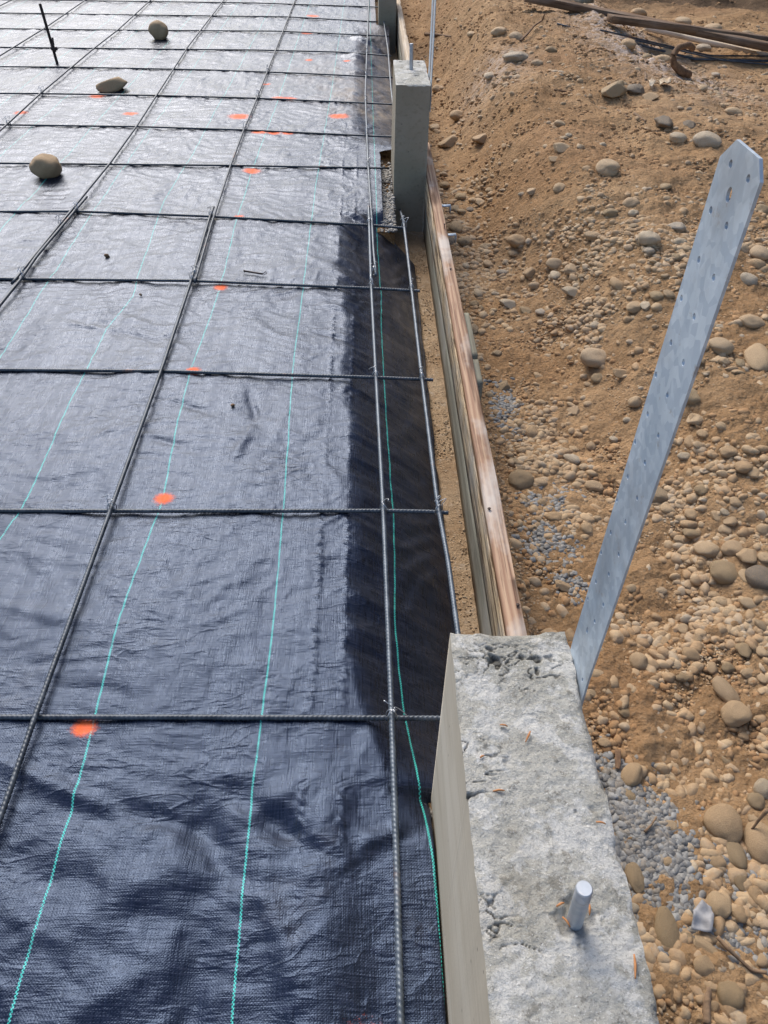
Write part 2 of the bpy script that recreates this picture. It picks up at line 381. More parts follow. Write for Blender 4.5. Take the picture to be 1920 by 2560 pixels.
def make_membrane():
    xa = np.concatenate([seg(-6, -2.6, 110), seg(-2.6, -1.3, 110), seg(-1.3, -.24, 150)]); NE = 96
    ys = np.concatenate([seg(-1.0, -.35, 60), seg(-.35, 2.0, 420), seg(2.0, 4.4, 260), np.linspace(4.4, 9.4, 260)])
    te = np.linspace(0, 1, NE)
    xe, op = mem_edge(ys)
    xe = xe+.0045*fbm(ys*7, ys*0, 3, 60)*(op > .5)
    Xr = -.24+te[None, :]*(xe[:, None]+.24)
    X = np.concatenate([np.repeat(xa[None, :], len(ys), 0), Xr], 1); Y = np.repeat(ys[:, None], X.shape[1], 1)
    # turn-down at the openings
    xs0 = np.interp(ys, [.0, .12, .30, .5, 1.2, 1.66, 2.3, 2.5, 3.5, 6.4], [.03, .0, -.055, -.062, -.070, -.10, -.135, -.12, -.10, -.10])
    drop = sst(-.02, .30, ys)*(1-sst(2.42, 2.66, ys))+.55*sst(3.38, 3.9, ys)*(1-sst(6.0, 6.4, ys))
    xs0 = xs0+(.016*fbm(ys*11, ys*0+7, 3, 66)+.020*pn(ys*2.6, ys*0+1, 68)-.006)*sst(.2, .4, ys)*(1-sst(2.8, 3.2, ys))
    s = np.clip((X-xs0[:, None])/(xe[:, None]-xs0[:, None]+1e-6), 0, 1)
    prof = np.clip(sst(0, .35, s)*.08+s**1.45*.92, 0, 1)
    Z = -drop[:, None]*.190*prof
    flat = 1-s*.6
    far = sst(1.2, 3.2, Y)
    # crumples
    w1 = fbm(X*4.2+.6*Y, Y*3.1, 3, 70)
    Z = Z+flat*(.0050*w1)
    wx_ = X*15+2.0*fbm(X*3, Y*3, 2, 74); wy_ = Y*26+2.6*fbm(X*3+9, Y*3, 2, 76)
    Z = Z+flat*(.0016+.0015*far)*fbm(wx_, wy_, 3, 78, .55)
    rg = 1-np.abs(fbm(X*6.5+1.3*fbm(X*2, Y*2, 2, 82), Y*7.5, 2, 80)); Z = Z+.0036*np.clip(rg-.72, 0, 1)*2.2*flat*sst(-.35, .35, fbm(X*2, Y*2, 2, 88))
    # sharp short creases
    rg2 = 1-np.abs(fbm(X*13+1.1*Y, Y*9-3*X, 2, 84)); Z = Z+.0022*np.clip(rg2-.80, 0, 1)*3*flat*sst(.0, .5, fbm(X*3+5, Y*3, 2, 86))
    # hand-placed folds: (x0,y0,x1,y1,width,height)
    for x0, y0, x1, y1, wd, hh in ((-.50, .06, -.30, .03, .022, -.010), (-.66, .15, -.36, .02, .016, .008), (-.30, .06, -.24, -.05, .03, -.014), (-.24, .08, -.10, -.02, .020, -.012), (-.27, -.10, -.25, -.30, .03, -.010), (-.44, -.10, -.28, -.02, .035, .010),
        (-.52, -.30, -.30, -.16, .03, .010), (-.60, -.02, -.36, -.10, .028, -.006), (-.23, .04, -.12, .10, .02, .008), (-.18, -.06, -.12, -.22, .022, .009), (-.05, -.02, .02, .02, .018, .008), (-.80, .5, -.55, .44, .02, .005),
        (-.90, 1.83, -.815, 1.62, .018, .004), (-.73, 1.75, -.815, 1.62, .018, .004), (-.815, 1.62, -.66, 1.55, .014, -.005), (-.98, 1.66, -.815, 1.62, .012, .005),
        (-.35, 1.27, -.31, 1.12, .012, -.008), (-.33, 1.10, -.36, .95, .014, .005), (-.54, 1.22, -.44, 1.17, .014, -.006), (-.56, 1.05, -.44, 1.0, .012, -.004), (-.16, 1.80, -.06, 1.74, .014, .006), (-.19, 1.62, -.05, 1.55, .012, -.006),
        (-.10, 2.60, .04, 2.52, .02, .018), (-.12, 2.44, .02, 2.37, .015, -.010), (-.16, 5.35, .02, 5.30, .03, .03), (-.10, 5.95, .08, 5.85, .03, .04), (-.13, 4.9, .05, 4.95, .02, .02)):
        dx, dy = x1-x0, y1-y0; L2 = dx*dx+dy*dy
        tt = np.clip(((X-x0)*dx+(Y-y0)*dy)/L2, 0, 1)
        wob = .25*wd*pn(X*30, Y*30, 90)
        d2 = (X-x0-tt*dx+wob)**2+(Y-y0-tt*dy)**2
        Z = Z+hh*np.exp(-d2/wd**2)*(.35+.65*np.sin(np.pi*np.clip(tt, .08, .92)))
    Z = Z+.013*np.exp(-((X+.095)/.045)**2)*(1-sst(.0, .16, Y))-.003*np.exp(-((X+.005)/.03)**2)*(1-sst(.0, .16, Y))
    # puckered seams
    for cx, am in ((-.128, .0046), (-.066, .0042)):
        c = cx+.006*fbm(Y*2, Y*0+cx*50, 2, 92)
        ph = Y*2*np.pi/.020+3*fbm(Y*14, Y*0, 2, 94)
        Z = Z+am*np.exp(-((X-c-.0025*np.sin(ph*.5))/.0055)**2)*(np.sin(ph+(X-c)*260)*.8+.5)*sst(-.4, .3, fbm(Y*4, Y*0+3, 2, 96))*(1-sst(3.0, 4.5, Y))
    # ripples across the turn-down
    Z = Z+.004*np.sin(Y*58+9*fbm(X*5, Y*2, 2, 97)-X*60)*s*(1-s)*2.6*drop[:, None]*sst(-.3, .5, fbm(X*4, Y*2.2, 2, 98))
    Z = Z+.010*fbm(X*3, Y*4.5, 2, 99)*s*(1-s)*2*drop[:, None]
    Z = np.maximum(Z, -.192+.001*pn(X*30, Y*30, 9))
    Z = np.where((X > -.13) & (Z < -.186), -.186, Z)
    nx, ny = X.shape[1], X.shape[0]
    me = np_mesh('membrane', np.stack([X, Y, Z], -1).reshape(-1, 3), grid_faces(nx, ny))
    ks = [-4, -3, -2, -1, 0]
    PX = np.stack([np.interp(ys, [p[0] for p in TX[k]], [p[1] for p in TX[k]]) for k in ks], 1)   # ny x 5
    wv = .0015*fbm(ys*9, ys*0+2, 3, 64)
    fu = np.empty_like(X)
    for r in range(ny):
        px = PX[r]+wv[r]; fu[r] = np.interp(X[r], px, ks)
        lo = X[r] < px[0]; fu[r][lo] = -4+(X[r][lo]-px[0])/.30
        hi = X[r] > px[-1]; fu[r][hi] = (X[r][hi]-px[-1])/.30
    fattr(me, 'fu', fu)
    pa = np.zeros_like(X)
    for (ox, oy, rr) in ORANGE:
        pa = np.maximum(pa, (1.15 if oy > -.1 else .55)*np.exp(-(((X-ox)/rr)**2+((Y-oy)/(rr*.85))**2)*1.1))
    fattr(me, 'paint', pa)
    dust = 1.0*s*drop[:, None]*sst(.95, 1.8, Y)*.30+.9*np.exp(-(((X+.10)/.17)**2+((Y-4.35)/.42)**2))+.5*np.exp(-(((X+.30)/.28)**2+((Y-4.9)/.45)**2))+.55*sst(-.12, .06, X)*sst(3.5, 4.2, Y)
    dust = dust+.05*s*drop[:, None]
    fattr(me, 'dust', np.clip(dust, 0, 1))
    o = link('ground_membrane', me, MM)
    sol = o.modifiers.new('thick', 'SOLIDIFY'); sol.thickness = .0008; sol.offset = -1
    tag(o, 'large black woven plastic ground sheet with teal marker threads under the steel grid', 'ground sheet')
make_membrane()

# ------------------------------------------------------------------ rebar
def tube(pts, r, nseg=10, rib=0, step=.05, rib_pitch=.0085, caps=True, phase=0):
    P = np.array(pts, float); d = np.r_[0, np.cumsum(np.linalg.norm(np.diff(P, axis=0), axis=1))]
    n = max(3, int(d[-1]/step)+1); ss = np.linspace(0, d[-1], n)
    if len(P) > 2:                                   # smooth interpolation
        Q = np.stack([np.interp(ss, d, P[:, k]) for k in range(3)], 1)
        k = max(1, int(.06/step)) if rib else 1
        if k > 1 and n > 4*k:
            ker = np.hanning(2*k+3)[1:-1]; ker /= ker.sum(); h = len(ker)//2
            e0 = Q[0]+(Q[0]-Q[1])*np.arange(h, 0, -1)[:, None]; e1 = Q[-1]+(Q[-1]-Q[-2])*np.arange(1, h+1)[:, None]
            QQ = np.concatenate([e0, Q, e1]); Q = np.stack([np.convolve(QQ[:, c], ker, 'valid') for c in range(3)], 1)
    else: Q = np.stack([np.interp(ss, d, P[:, k]) for k in range(3)], 1)
    T = np.gradient(Q, axis=0); T /= np.linalg.norm(T, axis=1)[:, None]
    ref = np.array([0, 0, 1.]) if abs(T[0][2]) < .9 else np.array([0, 1., 0])
    A = np.cross(T, ref); A /= np.linalg.norm(A, axis=1)[:, None]; B = np.cross(A, T)
    th = np.arange(nseg)*2*np.pi/nseg
    R = np.full((n, nseg), r) if np.isscalar(r) else np.repeat(np.interp(ss, d, r)[:, None], nseg, 1)
    if rib:
        ph = 2*np.pi*ss[:, None]/rib_pitch+2.0*np.cos(th)[None, :]+phase
        R = R+rib*np.clip(np.sin(ph)*1.6, -.35, 1)
        R = R+.0005*(np.abs(np.cos(th)) > .97)
    V = Q[:, None, :]+A[:, None, :]*(np.cos(th)[None, :, None]*R[..., None])+B[:, None, :]*(np.sin(th)[None, :, None]*R[..., None])
    V = V.reshape(-1, 3); i = np.arange(nseg)[None, :]; j = np.arange(n-1)[:, None]
    F = np.stack([j*nseg+i, j*nseg+(i+1) % nseg, (j+1)*nseg+(i+1) % nseg, (j+1)*nseg+i], -1).reshape(-1, 4)
    if caps:
        c0 = len(V); V = np.concatenate([V, Q[:1], Q[-1:]])
        ii = np.arange(0, nseg, 2)
        f0 = np.stack([np.full(len(ii), c0), (ii+2) % nseg, (ii+1) % nseg, ii], -1)
        b = (n-1)*nseg; f1 = np.stack([np.full(len(ii), c0+1), b+ii, b+(ii+1) % nseg, b+(ii+2) % nseg], -1)
        F = np.concatenate([F, f0, f1])
    return V, F
def merge(parts):
    V = []; F = []; o = 0
    for v, f in parts: V.append(v); F.append(np.asarray(f)+o); o += len(v)
    return np.concatenate(V), np.concatenate(F)
RB = .0047
def bar(pts, label, group, ribbed=True, r=RB, name='reinforcing_bar', mat=None):
    if ribbed:
        V, F = tube(pts, r, 14, .0006, .0021, phase=random.random()*6)
    else: V, F = tube(pts, r, 8, 0, .04)
    o = link(name, np_mesh(name, V, F), mat or MR)
    tag(o, label, 'rebar', group); return o
ORD = ['nearest', 'second', 'third', 'fourth', 'fifth', 'sixth', 'seventh', 'eighth', 'ninth', 'tenth', 'eleventh', 'twelfth', 'thirteenth', 'fourteenth']
GT, GL = 'cross bars of the rebar grid', 'long bars of the rebar grid'
TB = [[(-2.4, .230), (-.671, .227), (-.346, .224), (.018, .218), (.150, .215)],
      [(-2.4, .785), (-.861, .773), (-.611, .771), (.014, .766), (.138, .762), (.164, .758)],
      [(-2.6, 1.42), (-1.072, 1.377), (-.613, 1.368), (.003, 1.335), (.152, 1.326), (.166, 1.325)],
      [(-2.7, 2.0), (-1.275, 1.960), (-.624, 1.945), (-.007, 1.901), (.158, 1.886)],
      [(-2.8, 2.57), (-1.483, 2.559), (-1.187, 2.563), (-.66, 2.52), (-.016, 2.456), (.135, 2.430)],
      [(-3, 3.13), (-1.683, 3.131), (-.654, 3.132), (.059, 3.125), (.083, 3.125)],
      [(-3, 3.72), (-1.885, 3.711), (-1.182, 3.702), (-.65, 3.683), (.068, 3.59), (.16, 3.585)],
      [(-3.2, 4.28), (-1.858, 4.303), (-1.228, 4.308), (-.655, 4.286), (-.024, 4.194), (.15, 4.165)],
      [(-3.4, 4.91), (-1.88, 4.931), (-1.014, 4.931), (-.457, 4.86), (.15, 4.77)],
      [(-3.6, 5.47), (-1.256, 5.495), (-.783, 5.489), (-.213, 5.453), (.15, 5.37)],
      [(-3.8, 6.08), (-1.804, 6.102), (-.678, 6.115), (.15, 6.02)],
      [(-4, 6.69), (-1.83, 6.691), (-.652, 6.686), (.07, 6.56)],
      [(-4, 7.26), (-.974, 7.285), (.133, 7.182)],
      [(-4, 7.87), (-.974, 7.88), (.133, 7.80)]]
for i, p in enumerate(TB):
    pts = [(x, y, .0065+.003*math.sin(3*x+i)) for x, y in p]
    bar(pts, '%s cross bar of the steel grid, counted away from the camera' % ORD[i], GT, ribbed=i < 5)
ZL = .0165
LBS = [('edge bar closest to the form boards, running over the brown footing between the two piers', [(.156, .105), (.152, .432), (.150, .592), (.140, .783), (.133, 1.365), (.129, 1.941), (.125, 2.47), (.127, 2.67), (.1275, 2.885)], True, [.03, .02, .0165, ZL, ZL, ZL, .012, -.040, -.098]),
       ('edge bar closest to the second opening beyond the tall pier', [(.13, 3.33), (.125, 4.5), (.13, 5.5), (.12, 6.49)], False, None),
       ('long ribbed bar beside the near concrete pier, running up to the fifth cross bar', [(.030, -1.0), (.019, -.253), (.020, -.034), (.019, .238), (.014, .771), (.003, 1.348), (-.007, 1.918), (-.012, 2.491), (-.014, 2.62)], True, None),
       ('straight continuation of the pier-side long bar, lapped beside it at the fourth cross bar', [(.010, 1.98), (.003, 2.2), (-.001, 2.48), (-.014, 3.155), (-.022, 3.899), (-.026, 4.365), (-.014, 5.583), (.006, 7.427), (.01, 8.8)], False, None),
       ('second long bar from the concrete, near length up to the fifth cross bar', [(-.596, -.8), (-.601, .039), (-.605, .219), (-.606, .759), (-.608, 1.351), (-.619, 1.926), (-.639, 2.454), (-.641, 2.60)], True, None),
       ('second long bar from the concrete, far length from the fifth cross bar outwards', [(-.605, 1.92), (-.624, 2.454), (-.637, 3.104), (-.640, 3.606), (-.636, 4.237), (-.635, 7.37), (-.63, 8.8)], False, None),
       ('third long bar from the concrete, near length ending past the fifth cross bar', [(-1.20, -.5), (-1.198, 1.751), (-1.193, 1.935), (-1.198, 2.112), (-1.182, 2.549), (-1.176, 2.70)], True, None),
       ('third long bar from the concrete, far length running out of the picture top', [(-1.212, 1.9), (-1.197, 2.549), (-1.183, 3.119), (-1.187, 3.686), (-1.240, 5.505), (-1.243, 7.316), (-1.24, 8.8)], False, None),
       ('fourth long bar from the concrete, crossing under the flat tan rock', [(-1.83, 1.0), (-1.837, 3.583), (-1.855, 4.303), (-1.854, 5.395), (-1.839, 6.047), (-1.857, 7.262), (-1.85, 8.8)], False, None),
       ('fifth long bar from the concrete, passing behind the upright stake at the far left', [(-2.40, 3), (-2.393, 5.178), (-2.378, 6.05), (-2.397, 7.214), (-2.4, 8.8)], False, None),
       ('sixth long bar from the concrete, only its far end in the top left corner', [(-3.0, 4), (-3.0, 8.8)], False, None)]
for lab, p, rb, zz in LBS:
    bar([(x, y, zz[k] if zz else ZL) for k, (x, y) in enumerate(p)], lab, GL, ribbed=rb, mat=MRL if lab.startswith(('edge', 'long', 'straight')) else MR)
bar([(-1.98, 2.42, .012), (-1.72, 2.415, .018)], 'short dark rebar end poking in at the left picture edge', None, False, name='rebar_offcut', mat=MDKW)

# wire ties
def tie_mesh(seed, big):
    r = random.Random(seed); parts = []
    for k in range(2):
        a = k*.9+r.uniform(-.2, .2); pts = []
        for t in np.linspace(0, 2*np.pi, 14):
            d = Vector((math.cos(a+.78), math.sin(a+.78), 0))*math.cos(t)*.0105
            pts.append((d.x+r.uniform(-.0006, .0006), d.y, .003+math.sin(t)*.0155))
        parts.append(tube(pts, .0011, 6, 0, .003))
    for k in range(2):                               # bent twisted tail loop on top
        px = r.uniform(-.006, .006); a = r.uniform(0, 6.28); pts = [(0, 0, .017)]
        L = big*r.uniform(.7, 1.1)
        for t in np.linspace(0, 1, 10):
            pts.append((L*math.cos(a)*t*.7+.006*math.sin(t*7+k), L*math.sin(a)*t*.7+.006*math.cos(t*6), .018+.018*math.sin(t*3.1)*big/.03))
        parts.append(tube(pts, .0009, 6, 0, .003))
    return np_mesh('wire_tie', *merge(parts))
TM = [tie_mesh(s, .030) for s in range(5)]
def lx(line, y): return float(np.interp(y, [q[1] for q in line], [q[0] for q in line]))
ties = []
edge_a, edge_b, edge_b2, line_c, line_c2, line_d, line_e = [LBS[k][1] for k in (0, 2, 3, 4, 5, 6, 8)]
for nm, line, rows in (('edge bar closest to the forms', edge_a, (1, 2, 3, 4)), ('long bar beside the near pier', edge_b, (0, 1, 2, 3, 4)), ('far length of the pier-side bar', edge_b2, (5, 6, 7, 8, 9)),
                       ('second long bar from the concrete', line_c, (1, 3, 4)), ('far length of the second long bar', line_c2, (6, 7, 8)), ('third long bar from the concrete', line_d, (3, 4)), ('fourth long bar from the concrete', line_e, (6, 7))):
    for r_ in rows:
        row = TB[r_]; y = float(np.interp(lx(line, row[2][1]), [q[0] for q in row], [q[1] for q in row])); x = lx(line, y)
        ties.append((x, y, 'wire tie where the %s cross bar meets the %s' % (ORD[r_], nm)))
ties.append((.003, 2.02, 'twisted wire tie on the lapped pair of bars just beyond the fourth cross bar'))
ties.append((-.614, 1.99, 'twisted wire tie on the second long bar just beyond the fourth cross bar'))
ties.append((-1.20, 2.42, 'twisted wire tie standing up on the third long bar short of the fifth cross bar'))
for k, (x, y, lab) in enumerate(ties):
    o = link('wire_tie', TM[k % 5], None if k >= 5 else MTIE); o.location = (x, y, .012); o.rotation_euler = (0, 0, random.uniform(0, 6.28))
    tag(o, lab, 'wire tie', 'wire ties on the rebar crossings')

# ------------------------------------------------------------------ concrete piers
def pier(label, x0, x1, y0, y1, step, top_mat, side_mat, amp=1.0, bolt=None, name='concrete_pier'):
    root = empty(name, ((x0+x1)/2, (y0+y1)/2, ZF)); tag(root, label, 'concrete pier')
    ox, oy, oz = root.location
    nx = max(8, int((x1-x0)/step)); ny = max(8, int((y1-y0)/step))
    X, Y = np.meshgrid(np.linspace(x0, x1, nx), np.linspace(y0, y1, ny))
    dE = np.minimum(np.minimum(X-x0, x1-X), np.minimum(Y-y0+9*(y0 < -.5), y1-Y))
    pitn = fbm(X*34, Y*34, 3, 120); mask = sst(.05, .6, fbm(X*8, Y*8, 2, 124)+.45*sst(-.05, .06, Y)*(y0 < 0))
    cr = 1-np.abs(fbm(X*26+fbm(X*9, Y*9, 2, 131), Y*44, 3, 130)); crack = np.clip((cr-.94)/.05, 0, 1)*mask
    pit = np.clip((pitn-.55)/.22, 0, 1)*mask
    Z = H+amp*(.0016*fbm(X*12, Y*12, 3, 126)+.0011*fbm(X*90, Y*90, 3, 128)-.0062*pit-.0050*crack)
    Z = Z+.0012*amp*np.maximum(0, fbm(X*22, Y*22, 2, 133))
    chipn = fbm(X*16, Y*16, 3, 140)
    Z = Z-amp*.010*np.exp(-dE/.0045)*(np.clip(chipn+.25, 0, 1)+.15)
    rx = .0018*amp*fbm(Y*28, X*0, 3, 143)
    X = X+rx*(np.exp(-(x1-X)/.006)-.4*np.exp(-(X-x0)/.006))-.0035*amp*np.exp(-(x1-X)/.005)*np.clip(fbm(Y*12, X*0+4, 3, 146), 0, 1)
    Y = Y+.0022*amp*fbm(X*30, Y*0, 3, 149)*np.exp(-(y1-Y)/.006)
    if bolt is not None:
        rr = np.sqrt((X-bolt[0])**2+(Y-bolt[1])**2); am = sst(.026, .014, rr) if False else 1-sst(.013, .024, rr+.009*pn(X*70, Y*70, 3)+.004*pn(X*160, Y*160, 4))
        Z = Z-.0042*amp*am; pit = np.maximum(pit, am*.55)
    me = np_mesh('top', np.stack([X-ox, Y-oy, Z-oz], -1).reshape(-1, 3), grid_faces(nx, ny))
    fattr(me, 'pit', np.maximum(pit, crack*.8)); link('rough_top', me, top_mat, root)
    # formed sides: skirts from the top's own rim
    idx = np.concatenate([np.arange(nx), (np.arange(1, ny)*nx+nx-1), (ny-1)*nx+np.arange(nx-2, -1, -1), np.arange(ny-2, 0, -1)*nx])
    P = np.stack([X, Y, Z], -1).reshape(-1, 3)[idx]-np.array([ox, oy, oz])
    Bm = P.copy(); Bm[:, 2] = P[:, 2]-.012; Bm[:, 0] = np.where(np.abs(P[:, 0]-(x0-ox)) < .006, x0-ox, np.where(np.abs(P[:, 0]-(x1-ox)) < .006, x1-ox, P[:, 0]))
    Bm[:, 1] = np.where(np.abs(P[:, 1]-(y1-oy)) < .006, y1-oy, P[:, 1])
    C2 = Bm.copy(); C2[:, 2] = -.03
    n = len(idx); V = np.concatenate([P, Bm, C2]); i = np.arange(n); j = (i+1) % n
    F = np.concatenate([np.stack([i, i+n, j+n, j], -1), np.stack([i+n, i+2*n, j+2*n, j+n], -1)])
    link('formed_side', np_mesh('side', V, F), side_mat, root, smooth=False)
    return root
BOLT1 = (.177, -.266)
pier('near grey concrete pier with rough pitted top and smooth beige side, largest in the picture', XL, XR, -1.15, .0905, .0014, MC, MFC, 1.0, BOLT1)
pier('middle concrete pier standing at the end of the form boards with grey front face', XL+.013, XR, 2.892, 3.322, .004, MC, MPF, .8, (.170, 3.156))
pier('farthest concrete pier cut off by the top edge of the picture', .078, .216, 6.497, 6.95, .008, MC, MPF, .8)

def anchor_bolt(x, y, h, lean, label):
    root = empty('anchor_bolt', (x, y, H-.006)); tag(root, label, 'anchor bolt')
    r = .0079; dx, dy = lean
    zs = [0, h-.016, h-.0155, h-.001, h]; rs = [r, r, r*.97, r*.97, r*.86]
    # shaft then threaded tip
    V, F = tube([(0, 0, -.01), (dx*(h-.018)/h, dy*(h-.018)/h, h-.018)], r, 28, 0, .004, caps=False)
    link('shaft', np_mesh('shaft', V, F), MBOLT, root)
    ss = np.linspace(0, 1, 40); pts = [(dx*(h-.018+.018*s)/h, dy*(h-.018+.018*s)/h, h-.018+.018*s) for s in ss]
    rr = np.array([r*(.96+.035*math.sin(s*2*math.pi*8)) for s in ss]); rr[-3:] = [r*.93, r*.89, r*.84]
    V, F = tube(pts, rr, 28, 0, .018/39.5, caps=True)
    link('threaded_tip', np_mesh('tip', V, F), MBOLT, root)
    return root
anchor_bolt(.177, -.266, .080, (-.006, .0), 'thick galvanized anchor bolt sticking up from the near pier top')
anchor_bolt(.170, 3.156, .100, (-.003, 0), 'small distant anchor bolt on top of the middle pier')

# ------------------------------------------------------------------ holdown straps
def strap(label, x, outline, holes, slots, th=.0026, bend=None):
    root = empty('holdown_strap', (x, outline[0][0], H)); tag(root, label, 'steel strap')
    bm = bmesh.new(); loops = [outline]
    for (hy, hz, hr) in holes:
        n = 14; loops.append([(hy+hr*math.cos(-2*math.pi*k/n), hz+hr*math.sin(-2*math.pi*k/n)) for k in range(n)])
    for (hy, hz, ry, rz) in slots:
        n = 18; loops.append([(hy+ry*math.cos(-2*math.pi*k/n), hz+rz*math.sin(-2*math.pi*k/n)) for k in range(n)])
    oy = outline[0][0]; edges = []
    for lp in loops:
        vs = [bm.verts.new((0, a-oy, b-H)) for a, b in lp]
        for k in range(len(vs)): edges.append(bm.edges.new((vs[k], vs[(k+1) % len(vs)])))
    r = bmesh.ops.triangle_fill(bm, use_beauty=True, use_dissolve=False, edges=edges)
    fs = [f for f in bm.faces]
    r = bmesh.ops.extrude_face_region(bm, geom=fs)
    bmesh.ops.translate(bm, verts=[v for v in r['geom'] if isinstance(v, bmesh.types.BMVert)], vec=(th, 0, 0))
    bmesh.ops.recalc_face_normals(bm, faces=bm.faces)
    if bend:
        for v in bm.verts: v.co.x += bend*max(0, v.co.z)**2
    me = bpy.data.meshes.new('strap'); bm.to_mesh(me); bm.free()
    o = link('perforated_plate', me, MG, root, smooth=False)
    bv = o.modifiers.new('bevel', 'BEVEL'); bv.width = .0005; bv.segments = 2; bv.limit_method = 'ANGLE'
    return root
HOLES = [(0.0265, 1.0105, 0.0029), (-0.007, 1.0113, 0.0029), (0.0363, 0.9734, 0.0029), (0.0031, 0.9745, 0.0029), (0.0313, 0.9362, 0.0029), (-0.0024, 0.9371, 0.0029), (0.0423, 0.8978, 0.0029), (0.0092, 0.8983, 0.0029), (0.0371, 0.8589, 0.0029), (0.0028, 0.8598, 0.0029), (0.0481, 0.8198, 0.0029), (0.0134, 0.8207, 0.0029), (0.0412, 0.781, 0.0029), (0.0068, 0.7819, 0.0029), (0.0509, 0.7419, 0.0029), (0.0166, 0.743, 0.0029), (0.0445, 0.7027, 0.0029), (0.0099, 0.7042, 0.0029), (0.0545, 0.6631, 0.0029), (0.019, 0.6642, 0.0029), (0.0459, 0.6235, 0.0029), (0.0555, 0.5838, 0.0029), (0.0116, 0.6245, 0.0029), (0.0204, 0.5853, 0.0029), (0.0468, 0.5448, 0.0029), (0.0556, 0.506, 0.0029), (0.0108, 0.5463, 0.0029), (0.0195, 0.5073, 0.0029), (0.0045, 0.415, 0.0029)]
SLOTS = [(0.0143, 0.9928, 0.0042, 0.0055), (0.0322, 0.4756, 0.0032, 0.005)]
OUTL = [(0.0615, 0.33), (0.0643, 0.4163), (0.0479, 1.009), (0.0287, 1.0265), (-0.0132, 1.0266), (-0.0251, 1.0149), (-0.0099, 0.4341), (-0.0135, 0.33)]
strap('tall blue grey perforated steel strap rising from the outer edge of the near pier', XR+.0008, OUTL, HOLES, SLOTS)
strap('thin steel strap seen edge-on rising behind the middle pier', XR+.0025, [(3.10, .30), (3.10, .98), (3.083, 1.0), (3.04, 1.0), (3.024, .98), (3.024, .30)], [(3.05+.024*(k % 2), .45+.028*k, .0026) for k in range(18)], [])
strap('second thin steel strap seen edge-on rising from the near side of the middle pier', XR+.0025, [(2.975, .30), (2.975, .98), (2.958, 1.0), (2.915, 1.0), (2.90, .98), (2.90, .30)], [(2.925+.024*(k % 2), .45+.028*k, .0026) for k in range(18)], [])

# ------------------------------------------------------------------ form boards
def board(name, label, x0, x1, y0, y1, z0, z1, mat, cat='form board', group=None, nz=8, wob=.0015, seed=0, bow=0, parent=None, bev=.002):
    ox, oy, oz = (x0+x1)/2, (y0+y1)/2, z0
    ny = max(6, int((y1-y0)/.02)); ys = np.linspace(y0, y1, ny)
    ring = []
    w_, h_ = x1-x0, z1-z0
    cs = [(-w_/2, 0), (-w_/2, h_*.33), (-w_/2, h_*.66), (-w_/2, h_-bev), (-w_/2+bev, h_), (0, h_), (w_/2-bev, h_), (w_/2, h_-bev), (w_/2, h_*.5), (w_/2, 0)]
    V = []
    for y in ys:
        bx_ = bow*math.sin(math.pi*(y-y0)/(y1-y0))
        for k, (a, b) in enumerate(cs):
            V.append((a+bx_+wob*float(pn(y*3+seed, k*1.7, 160)), y-oy, b+wob*float(pn(y*3+seed, k*1.7+9, 162))))
    n = len(cs); i = np.arange(n)[None, :]; j = np.arange(ny-1)[:, None]
    F = np.stack([j*n+i, (j+1)*n+i, (j+1)*n+(i+1) % n, j*n+(i+1) % n], -1).reshape(-1, 4)
    V = np.array(V)
    c = len(V); V = np.concatenate([V, [V[:n].mean(0)], [V[-n:].mean(0)]]); ii = np.arange(0, n, 2)
    F = np.concatenate([F, np.stack([np.full(len(ii), c), ii, ii+1, (ii+2) % n], -1), np.stack([np.full(len(ii), c+1), (ny-1)*n+(ii+2) % n, (ny-1)*n+ii+1, (ny-1)*n+ii], -1)])
    o = link(name, np_mesh(name, V, F), mat, parent, smooth=False)
    if parent is None: o.location = (ox, oy, oz); tag(o, label, cat, group)
    else: o.location = (ox, oy, oz)
    return o
board('form_board', 'upper form board with orange grained top edge between the near and middle piers', XR+.002, XR+.039, .092, 3.31, -.050, .063, MWO, seed=1, bow=.001, wob=.0026)
fb = board('form_facing', 'rough splintery tan facing strip below the orange top edge of the near form', XR-.004, XR-.0005, .092, 2.86, -.052, .052, MFI, wob=.0012, seed=2, bev=.001)
board('form_board', 'lower grey green form board standing on the footing between the near and middle piers', XR-.001, XR+.036, .092, 2.86, -.197, -.054, MWG, seed=3)
board('form_board', 'pale form board with clean top edge beyond the middle pier', XR-.008, XR+.030, 3.325, 9.3, -.05, .075, MWP, seed=4)
board('form_board', 'lower grey form board on the footing beyond the middle pier', XR-.010, XR+.026, 3.325, 9.3, -.197, -.053, MWG, seed=5)
board('wood_cleat', 'short weathered cleat nailed outside the form, farther of the two', XR+.0405, XR+.062, 1.40, 1.66, -.10, .044, MWG, 'wood cleat', 'wood cleats outside the form', seed=6)
board('wood_cleat', 'short weathered cleat nailed outside the form, nearer of the two', XR+.0405, XR+.062, 1.262, 1.385, -.16, .040, MWG, 'wood cleat', 'wood cleats outside the form', seed=7)
def clip(x, y, z, label):
    V = []; F = []
    def bx(a, b, c, d, e, f):
        o = len(V); V.extend([(a, c, e), (b, c, e), (b, d, e), (a, d, e), (a, c, f), (b, c, f), (b, d, f), (a, d, f)])
        F.extend([[o, o+3, o+2, o+1], [o+4, o+5, o+6, o+7], [o, o+1, o+5, o+4], [o+1, o+2, o+6, o+5], [o+2, o+3, o+7, o+6], [o+3, o, o+4, o+7]])
    bx(0, .046, -.010, .010, 0, .003); bx(.043, .046, -.010, .010, -.03, -.0002); bx(0, .003, -.01, .01, -.04, -.0002)
    o = link('form_clip', np_mesh('clip', V, F), MG, smooth=False); o.location = (x, y, z); o.rotation_euler = (0, 0, .12)
    tag(o, label, 'form clip', 'steel clips on the outer side of the form')
